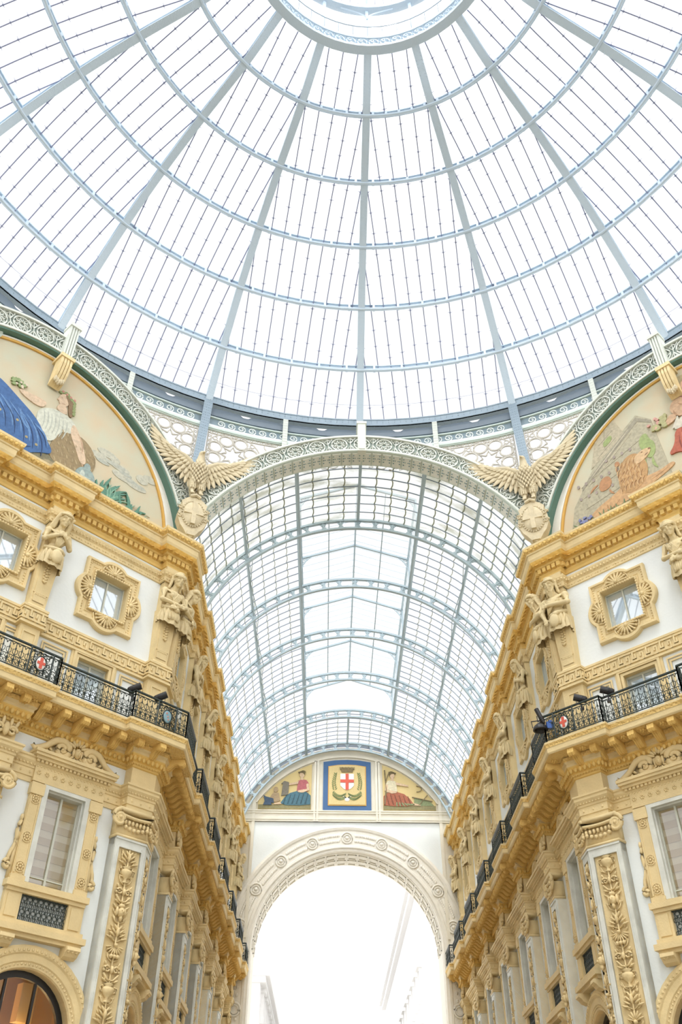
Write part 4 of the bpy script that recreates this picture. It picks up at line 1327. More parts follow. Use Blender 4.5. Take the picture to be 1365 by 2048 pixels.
for (x0, z0), (x1, z1) in zip(pts_out, pts_out[1:]):
    mb.quad((x0, 0, max(z0, Z1)), (x1, 0, max(z1, Z1)), (x1, 0, Z1), (x0, 0, Z1))
arc_bar(mb, RT-.12, RT+.04, ZT, -.16, .02, -a0, a0); arc_bar(mb, RT-.62, RT-.52, ZT, -.12, .02, -a0*.93, a0*.93)
for s in (-1, 1): mb.quad((s*half, 0, Z1), (s*XW, 0, Z1), (s*XW, 0, Z1+1.2), (s*half, 0, Z1+1.2))
part('lunette_frame', mb, 'cream', fw)

# crest and two figure panels in the lunette
def smooth_poly(pl, n=2):
    for _ in range(n):
        out = []
        for i in range(len(pl)):
            a, b = pl[i], pl[(i+1) % len(pl)]
            out += [(a[0]*.75+b[0]*.25, a[1]*.75+b[1]*.25), (a[0]*.25+b[0]*.75, a[1]*.25+b[1]*.75)]
        pl = out
    return pl
def flat(mb, poly, v0, v1, T=None):
    return mb.prism(poly, v0, v1, T or (lambda a, b, q: (a, q, b)))
def blob(cx, cz, rx, rz, n=12, rot=0.0):
    return [(cx+rx*cos(2*pi*k/n)*cos(rot)-rz*sin(2*pi*k/n)*sin(rot), cz+rx*cos(2*pi*k/n)*sin(rot)+rz*sin(2*pi*k/n)*cos(rot)) for k in range(n)]
paint = {}
def pm(name, col):
    if name not in paint: paint[name] = principled('mosaic_'+name, col, 0.7, vary=(9, .22), bump=(40, .15))
    return paint[name]
cr = thing('crest_panel', 'blue bordered gold mosaic with a red cross shield under a crown', 'mosaic', on_far(0, 21.6, 0.02))
mb = MB(); flat(mb, [(-1.56, 0), (1.56, 0), (1.56, 3.26), (.8, 3.38), (0, 3.42), (-.8, 3.38), (-1.56, 3.26)], -.06, 0); part('border', mb, 'mosaic_blue', cr)
mb = MB(); flat(mb, [(-1.24, .30), (1.24, .30), (1.24, 2.95), (.6, 3.05), (0, 3.07), (-.6, 3.05), (-1.24, 2.95)], -.09, -.05); part('rim', mb, 'gold', cr)
mb = MB(); flat(mb, [(-1.18, .36), (1.18, .36), (1.18, 2.90), (.6, 3.0), (0, 3.02), (-.6, 3.0), (-1.18, 2.90)], -.11, -.08); part('field', mb, 'mosaic_gold', cr)
mb = MB(); flat(mb, [(-.44, 2.42), (.44, 2.42), (.44, 1.62), (.25, 1.42), (0, 1.30), (-.25, 1.42), (-.44, 1.62)], -.14, -.10); sh = part('shield', mb, 'white', cr)
mb = MB(); flat(mb, [(-.10, 1.33), (.10, 1.33), (.10, 1.82), (.44, 1.82), (.44, 2.02), (.10, 2.02), (.10, 2.42), (-.10, 2.42), (-.10, 2.02), (-.44, 2.02), (-.44, 1.82), (-.10, 1.82)], -.17, -.13); part('red_cross', mb, 'red', sh)
mb = MB(); flat(mb, [(-.36, 2.52), (.36, 2.52), (.42, 2.72), (-.42, 2.72)], -.15, -.10)
for k in range(5): 
    x = -.40+.2*k; flat(mb, [(x-.07, 2.70), (x+.07, 2.70), (x+.09, 2.88), (x+.03, 2.84), (x-.03, 2.84), (x-.09, 2.88)], -.16, -.10)
part('crown', mb, pm('bronze', (.22, .17, .08)), cr)
mb = MB(); random.seed(5)
for s in (-1, 1):
    for k in range(9):
        z = 1.35+.13*k; x = s*(.80+.06*sin(k*.5))
        for d in (-1, 1): flat(mb, blob(x+d*.09*(1-k*.06), z+.05, .035, .085, 8, d*-.7), -.135, -.10)
    for k in range(10):
        x = s*(.12+.085*k); z = .95-.22*sin(pi*k/10)+.02*k
        for d in (-1, 1): flat(mb, blob(x, z+d*.10, .05, .095, 8, d*s*.6), -.135, -.10)
part('laurel', mb, pm('laurel', (.22, .26, .10)), cr)
mb = MB(); flat(mb, blob(0, .70, .16, .12), -.13, -.10); flat(mb, [(-.1, .72), (-.3, .95), (-.05, .82), (.05, .82), (.3, .95), (.1, .72)], -.135, -.10); part('ribbon', mb, 'white', cr)

def arc_panel(x0, x1, zb, s):
    """gold field bounded by a vertical side and the lunette's arc"""
    pts = [(x1, zb), (x0, zb)]
    R = RT-.70; N = 12
    xs = [x0+(x1-x0)*k/N for k in range(N+1)]
    top = [(x, max(zb+.62 if abs(x) > 5 else zb, ZT+sqrt(max(R*R-x*x, 0)))) for x in xs]
    return [(x0, zb)]+top+[(x1, zb)]
def figure_panel(s, label, skirt, top_c, flip):
    t = thing('figure_mosaic', label, 'mosaic', on_far(0, 21.6, 0.02))
    zb = .06
    pts = arc_panel(s*5.72, s*2.32, 21.66, s); pts = [(a, b-21.6) for a, b in pts]
    mb = MB(); flat(mb, pts, -.05, 0); part('gold_field', mb, 'mosaic_gold', t)
    X = lambda a: s*a
    P_ = lambda l: [(X(a), b) for a, b in l]
    mb = MB(); flat(mb, P_([(2.34, .08), (5.70, .08), (5.70, .34), (2.34, .34)]), -.07, -.04); part('ground', mb, pm('ground', (.28, .25, .12)), t)
    mb = MB(); flat(mb, P_([(2.36, .36), (2.36, .95), (2.7, 1.22), (3.2, 1.25), (3.7, 1.10), (4.05, .8), (4.3, .42), (3.9, .30), (3.0, .30)]), -.10, -.05)
    part('robe', mb, pm(*skirt), t)
    mb = MB()
    for k in range(6):
        x = 2.5+.28*k; flat(mb, P_([(x, 1.1-.03*k), (x+.05, 1.1-.03*k), (x+.25, .38), (x+.16, .38)]), -.112, -.10)
    part('robe_folds', mb, pm(skirt[0]+'_dark', tuple(c*.55 for c in skirt[1])), t)
    mb = MB(); flat(mb, P_([(2.58, 1.2), (2.5, 1.75), (2.66, 1.98), (2.95, 2.02), (3.2, 1.92), (3.26, 1.3), (3.2, 1.2)]), -.11, -.06); part('blouse', mb, pm(*top_c), t)
    mb = MB()
    flat(mb, P_(blob(2.95, 2.34, .16, .21)), -.12, -.07); flat(mb, P_([(2.88, 2.2), (3.04, 2.2), (3.06, 1.98), (2.86, 1.98)]), -.115, -.07)
    flat(mb, P_([(3.15, 1.9), (3.28, 1.85), (4.0, 1.68), (3.98, 1.58), (3.2, 1.7)]), -.125, -.08); flat(mb, P_([(2.52, 1.75), (2.44, 1.3), (2.9, 1.12), (3.2, 1.16), (3.2, 1.26), (2.62, 1.38), (2.66, 1.7)]), -.125, -.08)
    flat(mb, P_([(4.2, .36), (4.34, .50), (4.7, .40), (4.72, .33)]), -.12, -.08)
    part('figure', mb, pm('skin', (.68, .50, .33)), t)
    mb = MB(); flat(mb, P_([(2.78, 2.3), (2.76, 2.5), (2.9, 2.6), (3.08, 2.56), (3.14, 2.42), (3.05, 2.46), (2.9, 2.44)]), -.13, -.09)
    for k in range(5): flat(mb, P_(blob(2.78+.09*k, 2.52+.05*sin(k), .05, .08, 7, .5*k)), -.135, -.09)
    part('leaf_wreath', mb, pm('hair', (.16, .12, .05)), t)
    if not flip:
        mb = MB(); flat(mb, P_([(3.82, .98), (4.26, .9), (4.18, 1.72), (3.78, 1.72)]), -.13, -.07); flat(mb, P_([(3.76, 1.7), (4.3, 1.7), (4.1, 1.9), (3.8, 1.82)]), -.12, -.07); part('tablet', mb, pm('slate', (.20, .18, .14)), t)
        mb = MB(); flat(mb, P_(blob(4.62, 1.32, .16, .18)), -.12, -.07); flat(mb, P_([(4.3, .6), (4.42, 1.1), (4.75, 1.15), (4.95, .85), (5.1, .5), (4.5, .5)]), -.11, -.06); part('books_and_bust', mb, pm('tan', (.42, .31, .18)), t)
        mb = MB(); flat(mb, P_([(4.7, .42), (4.75, .72), (5.25, .85), (5.4, .95), (5.3, .5)]), -.12, -.07); flat(mb, P_([(4.85, .3), (5.4, .3), (5.3, .55), (4.9, .55)]), -.13, -.08); part('blue_cloth', mb, pm('navy', (.06, .10, .16)), t)
    else:
        mb = MB(); mb.tube([(X(2.42), -.10, .4), (X(2.55), -.10, 1.4), (X(2.46), -.10, 2.7)], .05, 5); mb.tube([(X(2.52), -.1, 1.9), (X(2.75), -.1, 2.6)], .035, 4); mb.tube([(X(4.5+.35*sin(a)), -.1, 1.45+.2*cos(a)) for a in [pi*k/8 for k in range(9)]], .03, 4)
        mb.tube([(X(4.2), -.1, .9), (X(5.5), -.1, .62)], .04, 4); mb.tube([(X(4.6), -.1, .35), (X(5.2), -.1, 1.05)], .03, 4); part('branch_and_plough', mb, pm('bark', (.24, .19, .10)), t)
        mb = MB(); flat(mb, P_([(4.3, .34), (4.35, .9), (4.9, .8), (5.4, .6), (5.6, .34)]), -.08, -.05)
        for k in range(6): flat(mb, P_(blob(3.2+.2*k, .42, .05, .16, 8, .3*k)), -.12, -.07)
        part('leaves', mb, pm('sage', (.25, .30, .15)), t)
    return t
figure_panel(-1, 'mosaic of a seated figure in a rose blouse and teal robe, holding a tablet', ('teal', (.07, .17, .22)), ('rose', (.45, .13, .14)), False)
figure_panel(1, 'mosaic of a seated figure in a cream blouse and russet robe, beside a branch', ('russet', (.40, .13, .07)), ('ivory', (.70, .64, .45)), True)

# ------------------------------------------------------------------ painted lunettes above the diagonal walls
ZG, RG = 19.70, 5.65
def lunette(side, nm, label):
    wl = thing('wall_lunette_%s' % nm, 'plaster lunette wall above the %s diagonal cornice' % nm, 'wall', on_diag(side, LD/2, 0), kind='structure')
    mb = MB(); pts = arc_pts(RL+.3, ZL, -acos((20.2-ZL)/(RL+.3)), acos((20.2-ZL)/(RL+.3)), 40)
    mb.add([(a, .03, b) for a, b in pts], [tuple(range(len(pts)))]); part('plaster', mb, 'cream_pale', wl)
    mb = MB(); ag = acos((20.2-ZG)/RG)
    arc_bar(mb, RG, RG+.09, ZG, -.07, .03, -ag, ag); part('gold_line', mb, 'gold', wl)
    mb = MB(); arc_bar(mb, RG+.13, RG+.20, ZG, -.04, .03, -ag, ag); part('white_bead', mb, 'cream_pale', wl)
    t = thing('painted_lunette', label, 'painting', on_diag(side, LD/2, 20.2))
    mb = MB(); pts = [(a, b-20.2) for a, b in arc_pts(RG, ZG, -ag, ag, 40)]
    mb.add([(a, 0, b) for a, b in pts], [tuple(range(len(pts)))]); part('sky', mb, 'mosaic_sky', t)
    return t
m, nt, out = new_mat('mosaic_sky'); M['mosaic_sky'] = m
b = nt.nodes.new('ShaderNodeBsdfPrincipled'); b.inputs['Roughness'].default_value = .8
tc = nt.nodes.new('ShaderNodeTexCoord'); sp = nt.nodes.new('ShaderNodeSeparateXYZ'); nt.links.new(tc.outputs['Object'], sp.inputs[0])
nz = nt.nodes.new('ShaderNodeTexNoise'); nz.inputs['Scale'].default_value = .9; nz.inputs['Detail'].default_value = 5; nt.links.new(tc.outputs['Object'], nz.inputs['Vector'])
rp = nt.nodes.new('ShaderNodeValToRGB'); e = rp.color_ramp.elements
e[0].position = .33; e[0].color = (.57, .47, .32, 1); e[1].position = .66; e[1].color = (.53, .52, .39, 1)
nt.links.new(nz.outputs['Fac'], rp.inputs[0]); nt.links.new(rp.outputs[0], b.inputs['Base Color']); nt.links.new(b.outputs[0], out.inputs[0])

def pieces(t, items, s):
    """items: (name, colour key, colour, list of polygons); x measured from the lunette's centre towards the corner"""
    d = .012
    for name, ck, col, polys in items:
        mb = MB()
        hard = name in ('temple_wall', 'temple_tower', 'cornice_lines', 'stone_ledge')
        for i, pl in enumerate(polys): flat(mb, [(s*a, b) for a, b in smooth_poly(pl, 0 if hard else 2)], -d-.006-i*.0004, -.002-i*.00002)
        part(name, mb, pm(ck, col), t); d += .003
def strand(p0, p1, w, bend=.15):
    """a tapering brush stroke between two points"""
    dx, dy = p1[0]-p0[0], p1[1]-p0[1]; L = hypot(dx, dy); nx, ny = -dy/L, dx/L
    m_ = ((p0[0]+p1[0])/2+nx*L*bend, (p0[1]+p1[1])/2+ny*L*bend)
    return [p0, (m_[0]+nx*w, m_[1]+ny*w), p1, (m_[0]-nx*w, m_[1]-ny*w)]
def spray(c, n, r0, r1, a0, a1, w, seed, bend=.15):
    R_ = random.Random(seed); out = []
    for k in range(n):
        a = a0+(a1-a0)*(k+R_.uniform(-.3, .3))/max(n-1, 1); L = R_.uniform(r0, r1)
        out.append(strand(c, (c[0]+L*cos(a), c[1]+L*sin(a)), w, bend*R_.choice((-1, 1))))
    return out
RB = random.Random(21)
L0 = lunette(-1, 'left', 'painted lunette with a reclining blue robed woman crowned with a wreath')
pieces(L0, [
    ('distant_cloud', 'cloud', (.53, .52, .42), [blob(2.5+.27*k+RB.uniform(-.1, .1), 2.05+.35*sin(k*.9)+RB.uniform(-.1, .15), RB.uniform(.25, .5), RB.uniform(.12, .22)) for k in range(9)]),
    ('cloud_shade', 'cloud2', (.46, .47, .40), [blob(2.6+.33*k, 1.95+.2*sin(k), .3, .09) for k in range(6)]),
    ('far_shore', 'shore', (.60, .48, .33), [[(-5.5, .05), (5.2, .05), (4.9, .6), (4.2, .85), (3.0, .6), (1.6, .5), (0, .55), (-2, .7), (-4.9, .9)]]),
    ('shore_tufts', 'shore2', (.46, .42, .27), [strand((2.4+.3*k, .5+.05*(k % 3)), (2.9+.3*k, .62+.05*(k % 2)), .04) for k in range(8)]),
    ('stone_ledge', 'ledge', (.22, .20, .12), [[(-3.4, .05), (2.3, .05), (2.2, .45), (.8, .9), (-.2, .8), (-3.2, 1.3)]]),
    ('ledge_blocks', 'ledge2', (.35, .29, .17), [[(.3, .1), (1.9, .1), (1.8, .42), (.45, .8)], [(-1.2, .1), (.1, .1), (.2, .6), (-1.0, .6)]]),
    ('brown_hide', 'hide', (.31, .23, .12), [[(.5, .8), (.55, 1.7), (.9, 2.3), (1.5, 2.5), (2.1, 2.2), (2.4, 1.6), (2.2, .9), (1.5, .6)]]),
    ('hide_fur', 'hide2', (.42, .33, .19), [strand((.7+.2*(k % 8)+RB.uniform(0, .1), 1.0+.33*(k//8)), (.85+.2*(k % 8), .75+.33*(k//8)+RB.uniform(0, .1)), .035) for k in range(34)]),
    ('blouse', 'blouse', (.62, .63, .53), [[(.1, 1.4), (-.35, 2.4), (.1, 2.95), (.8, 3.05), (1.3, 2.8), (1.2, 2.3), (.75, 2.2), (.6, 1.5)]]),
    ('blouse_folds', 'blouse2', (.47, .49, .42), [strand((-.1+.16*k, 2.85), (.05+.13*k, 1.7), .035, .1) for k in range(7)]),
    ('figure', 'skin2', (.66, .50, .35), [blob(.55, 3.62, .22, .31), [(.36, 3.62), (.27, 3.52), (.36, 3.46)], [(.42, 3.4), (.7, 3.4), (.85, 3.0), (.35, 3.0)], [(.0, 2.95), (-.2, 2.65), (-.9, 2.75), (-1.15, 2.95), (-.75, 3.02), (-.1, 3.1)], [(1.1, 2.85), (1.4, 2.6), (1.8, 1.9), (2.0, 1.35), (1.75, 1.25), (1.45, 1.8), (1.1, 2.3)]]),
    ('figure_shade', 'skin2b', (.50, .34, .22), [strand((.45, 3.36), (.72, 3.45), .03), strand((1.3, 2.6), (1.75, 1.6), .05), strand((.4, 3.66), (.5, 3.67), .02), strand((1.78, 1.35), (1.9, 1.05), .03), strand((1.9, 1.4), (2.05, 1.1), .03)]),
    ('hair', 'hair2', (.26, .17, .09), [[(.5, 3.92), (.85, 3.9), (1.0, 3.5), (1.02, 3.0), (.85, 3.05), (.75, 3.6)]]),
    ('wreath', 'wreath', (.26, .31, .13), [blob(.36+.09*k, 3.90+.09*sin(k*.8), .09, .06, 8, .4*k) for k in range(7)]+[blob(.95+.02*k, 3.75-.13*k, .08, .07, 8, k) for k in range(5)]),
    ('wreath_flowers', 'wreath2', (.55, .24, .20), [blob(.42+.17*k, 3.98-.03*k, .05, .05) for k in range(4)]),
    ('blue_robe', 'robe_blue', (.055, .14, .34), [[(-3.2, 1.5), (-3.3, 2.4), (-2.7, 2.9), (-1.9, 2.95), (-1.0, 2.5), (-.2, 2.1), (.3, 1.5), (.75, 1.0), (.2, .75), (-.3, .35), (-1.1, .25), (-1.5, .8), (-2.4, 1.2)]]),
    ('robe_light_folds', 'robe_light', (.13, .26, .50), [strand((-2.9+.35*k, 2.55-.06*k), (-1.9+.35*k, 1.35-.12*k), .05+.02*(k % 2), .18) for k in range(7)]+[strand((-.4, 1.9), (.5, 1.05), .07, .2), strand((-.9, 2.3), (-.1, 1.3), .06, -.2)]),
    ('robe_dark_folds', 'robe_dark', (.02, .05, .14), [strand((-2.75+.38*k, 2.3-.05*k), (-1.8+.36*k, 1.0-.1*k), .03, .18) for k in range(7)]+[strand((-.2, 1.8), (.45, .95), .03, .2), strand((-1.0, .5), (.0, .85), .04, -.1)]),
    ('robe_embroidery', 'robe_gold', (.42, .36, .20), [blob(-2.4+.5*k+RB.uniform(-.1, .1), 2.2-.28*k+RB.uniform(-.2, .2), .06, .06, 6) for k in range(6)]),
    ('posy', 'leafy', (.28, .36, .16), [blob(-1.15+RB.uniform(-.25, .25), 3.1+RB.uniform(-.12, .2), .10, .06, 8, RB.uniform(0, 3)) for k in range(12)]),
    ('posy_flowers', 'posyfl', (.62, .52, .40), [blob(-1.1+RB.uniform(-.25, .35), 3.12+RB.uniform(-.1, .18), .05, .05, 7) for k in range(7)]),
    ('jar', 'jar', (.30, .38, .36), [blob(2.05, .72, .42, .50), [(1.9, 1.1), (2.2, 1.1), (2.15, 1.42), (1.95, 1.42)]]),
    ('jar_highlight', 'jar_light', (.52, .58, .52), [blob(1.92, .82, .10, .22), strand((1.7, .55), (2.4, .5), .03, -.2), strand((1.68, .9), (2.4, .88), .025, -.2)]),
    ('plants', 'plants', (.11, .26, .19), spray((3.0, .12), 16, .8, 1.5, radians(20), radians(120), .07, 4)+spray((3.9, .12), 14, .6, 1.2, radians(10), radians(110), .06, 5)),
    ('plant_tips', 'plant_light', (.22, .40, .29), spray((3.1, .2), 9, .7, 1.3, radians(25), radians(110), .03, 6)+spray((4.0, .15), 9, .6, 1.0, radians(12), radians(100), .03, 8)),
    ('rose_hem', 'rosehem', (.42, .20, .15), [[(-3.3, 1.2), (-2.2, .6), (-1.9, .7), (-2.9, 1.4)], blob(-.9, .28, .3, .1)]),
    ('left_attendant', 'attendant', (.46, .33, .22), [blob(-3.7, 3.1, .3, .36), [(-4.2, 1.0), (-4.1, 2.6), (-3.6, 2.8), (-3.4, 1.2)]]),
    ('staff', 'staff', (.45, .34, .2), [strand((-3.15, 2.6), (-2.75, 4.6), .04, 0)]),
    ('distaff', 'distaff', (.52, .58, .50), [blob(-2.65, 4.8, .36, .40)]),
], 1)
L1 = lunette(1, 'right', 'painted lunette with a lion beside a temple and a red robed figure')
def qd(x0, z0, dx, dz): return [(x0, z0), (x0+dx, z0), (x0+dx, z0+dz), (x0, z0+dz)]
pieces(L1, [
    ('temple_wall', 'temple', (.45, .41, .29), [[(5.3, .06), (4.9, 1.4), (3.7, 2.9), (1.7, 4.15), (1.2, 3.6), (1.0, .06)]]),
    ('temple_tower', 'tower', (.50, .44, .31), [[(3.9, 2.75), (3.45, 4.1), (3.0, 4.55), (2.6, 4.6), (2.3, 3.6), (3.0, 3.2)]]),
    ('stone_joints', 'joints_p', (.38, .35, .25), [strand((4.9-.5*k, 1.2+.25*k-.0), (4.75-.5*k, .3), .012, 0) for k in range(7)]+[strand((4.9, .5+.5*k), (1.3, .8+.75*k), .012, 0) for k in range(4)]+[strand((3.7, 3.0), (2.5, 3.7), .012, 0), strand((3.5, 3.6), (2.6, 4.1), .012, 0), strand((3.2, 3.2), (3.0, 4.4), .012, 0)]),
    ('cornice_lines', 'cornice_line', (.34, .31, .23), [[(4.4, 2.15), (1.75, 4.0), (1.7, 3.8), (4.45, 1.95)], [(1.75, 4.05), (1.2, 3.55), (1.2, 3.4), (1.75, 3.85)]]),
    ('cornice_light', 'cornice_light', (.60, .54, .40), [strand((4.42, 2.05), (1.75, 3.9), .03, 0), strand((4.4, 1.85), (1.7, 3.65), .02, 0)]),
    ('wall_paintings', 'green_glyph', (.33, .40, .16), [[(3.2, 3.4), (3.2, 3.7), (2.8, 3.9), (2.8, 3.6)], [(1.9, 2.6), (1.8, 3.0), (1.5, 3.1), (1.45, 2.7), (1.3, 2.5), (1.35, 2.0), (1.65, 1.8), (1.75, 2.2)], strand((1.5, 2.0), (1.4, 1.2), .07), strand((1.75, 2.0), (1.8, 1.3), .07)]),
    ('wall_glyphs', 'glyph2', (.36, .30, .26), [qd(2.2+.33*(k % 8), 1.4+.45*(k//8)+.02*k, .10, .16) for k in range(20)]),
    ('wall_figures', 'orange_glyph', (.48, .25, .12), [[(3.8, 1.5), (3.7, 2.0), (3.3, 2.1), (3.2, 1.7), (3.4, 1.45)], strand((3.7, 1.9), (4.2, 1.6), .06), strand((3.4, 1.5), (3.2, 1.1), .05), [(3.0, 2.3), (2.9, 2.5), (2.75, 2.4), (2.8, 2.2)]]),
    ('lion_body', 'lion', (.58, .36, .18), [[(4.7, .3), (4.3, .7), (3.9, .9), (3.3, 1.05), (2.8, 1.3), (2.3, 1.2), (1.4, 1.1), (.9, 1.25), (.8, 1.05), (1.7, .75), (2.4, .6), (3.2, .5), (3.9, .42), (4.5, .2)], strand((4.2, .5), (5.0, .05), .06, .1)]),
    ('lion_shade', 'lion2', (.44, .25, .11), [strand((3.9, .55), (3.0, .85), .04, .2), strand((3.6, .85), (3.5, .5), .04, .2), strand((1.9, .9), (1.0, 1.12), .03, .05), strand((2.6, .75), (2.0, .8), .04)]),
    ('lion_mane', 'mane', (.50, .30, .13), [[(3.0, 1.0), (2.95, 1.7), (2.7, 2.3), (2.3, 2.5), (1.95, 2.3), (1.75, 1.7), (1.9, 1.1), (2.3, .8), (2.7, .8)]]),
    ('mane_locks', 'mane2', (.62, .42, .22), [strand((2.0+.16*(k % 6)+RB.uniform(-.05, .05), 2.35-.28*(k//6)), (2.1+.17*(k % 6), 1.98-.28*(k//6)+RB.uniform(-.05, .05)), .03, .25) for k in range(30)]),
    ('mane_shadow', 'mane3', (.34, .18, .08), [strand((1.95+.17*(k % 6)+RB.uniform(-.05, .05), 2.2-.32*(k//6)), (2.08+.17*(k % 6), 1.9-.32*(k//6)), .018, .25) for k in range(24)]),
    ('lion_face', 'lion_face', (.66, .46, .26), [[(2.2, 2.25), (1.75, 2.4), (1.5, 2.3), (1.55, 2.1), (1.85, 1.9), (2.2, 1.85)]]),
    ('lion_features', 'lion_feat', (.25, .13, .07), [blob(1.55, 2.28, .05, .04), strand((1.6, 2.12), (1.8, 2.05), .03), blob(1.85, 2.28, .035, .025)]),
    ('grass', 'grass_p', (.17, .25, .12), sum([spray((4.8-.28*k, .05), 7, .35, .75, radians(50), radians(150), .03, k) for k in range(15)], [])),
    ('red_robe', 'robe_red', (.44, .12, .07), [[(1.0, 1.5), (.6, 1.9), (.5, 2.45), (-.1, 2.6), (-.7, 2.4), (-1.6, 1.9), (-1.9, .5), (-.6, .5), (-.2, .9), (.2, 1.0), (.5, 1.5)]]),
    ('robe_shade', 'robe_red_d', (.25, .06, .04), [strand((.35-.3*k, 2.3), (.3-.33*k, 1.1), .035, .12) for k in range(6)]),
    ('robe_lights', 'robe_red_l', (.62, .24, .14), [strand((.25-.3*k, 2.35), (.15-.33*k, 1.2), .04, .12) for k in range(6)]),
    ('white_cloth', 'cloth_w', (.62, .58, .47), [[(.6, 2.4), (.2, 2.9), (-.4, 3.0), (-1.1, 2.7), (-1.2, 2.3), (-.4, 2.5)], strand((.6, 2.5), (.2, 3.1), .1)]),
    ('figure', 'skin3', (.60, .40, .25), [[(.2, 2.9), (.45, 3.4), (.3, 3.75), (-.1, 3.9), (-.8, 3.8), (-1.1, 3.3), (-1.0, 2.7)], blob(-.3, 4.35, .24, .33), [(.4, 3.3), (.75, 3.0), (.7, 2.8), (.2, 2.95)], [(-.15, 4.1), (-.5, 4.1), (-.5, 3.7), (-.1, 3.7)]]),
    ('figure_shade', 'skin3b', (.45, .27, .15), [strand((.1, 3.6), (-.3, 3.3), .04), strand((-.2, 4.1), (-.5, 4.05), .03), strand((.3, 3.4), (.15, 2.95), .05)]),
    ('necklace', 'necklace', (.30, .12, .10), [strand((.0, 3.85), (-.55, 3.8), .04, .3)]),
    ('headdress', 'headdress', (.38, .32, .18), [[(.05, 3.8), (.1, 4.5), (-.2, 4.8), (-.55, 4.7), (-.45, 4.5), (-.2, 4.42), (-.12, 3.85)]]),
    ('flowers', 'flowers', (.42, .40, .20), [blob(.9+RB.uniform(-.3, .3), 3.05+RB.uniform(-.25, .3), .12, .08, 8, k) for k in range(14)]),
    ('blossoms', 'blossoms', (.62, .34, .28), [blob(1.15+RB.uniform(-.2, .2), 3.2+RB.uniform(-.4, .25), .07, .06, 7) for k in range(6)]),
    ('irises', 'iris', (.22, .24, .42), [blob(4.6+RB.uniform(-.3, .3), .6+RB.uniform(-.1, .12), .08, .05, 7, k) for k in range(9)]),
], -1)

# ------------------------------------------------------------------ the street beyond the arch
def street_house(label, x0, x1, y0, y1, h):
    t = thing('street_building', label, 'building', Matrix.Translation(((x0+x1)/2, (y0+y1)/2, GZ)))
    inv = Matrix.Translation((-(x0+x1)/2, -(y0+y1)/2, -GZ))
    mb = MB(); mb.box(x0, x1, y0, y1, GZ, h); part('walls', mb, 'outside', t, mtx=inv)
    mb = MB(); e = 1.0
    mb.box(x0-e, x1+e, y0-.6, y1, h, h+.5); mb.box(x0-e*.6, x1+e*.6, y0-.4, y1, h-.6, h); part('cornice', mb, 'outside', t, mtx=inv)
    xs = x0 if x0 > 0 else x1; d = -1 if x0 > 0 else 1
    for k in range(8):
        y = y0+3+k*4.2
        for zz in (4, 9, 14, 19):
            if zz+3.5 > h: continue
            mb = MB()
            mb.box(min(xs+d*.3, xs-d*.1), max(xs+d*.3, xs-d*.1), y-.15, y+.1, zz, zz+3); mb.box(min(xs+d*.3, xs-d*.1), max(xs+d*.3, xs-d*.1), y+1.6, y+1.85, zz, zz+3); mb.box(min(xs+d*.5, xs-d*.1), max(xs+d*.5, xs-d*.1), y-.3, y+2.0, zz+3, zz+3.4)
            part('window_casing', mb, 'outside', t, mtx=inv)
    return t
street_house('pale sunlit building seen through the arch on the right', 8.4, 22, 84, 150, 30.5)
street_house('pale sunlit building seen through the arch on the left', -22, -8.4, 96, 160, 23.0)
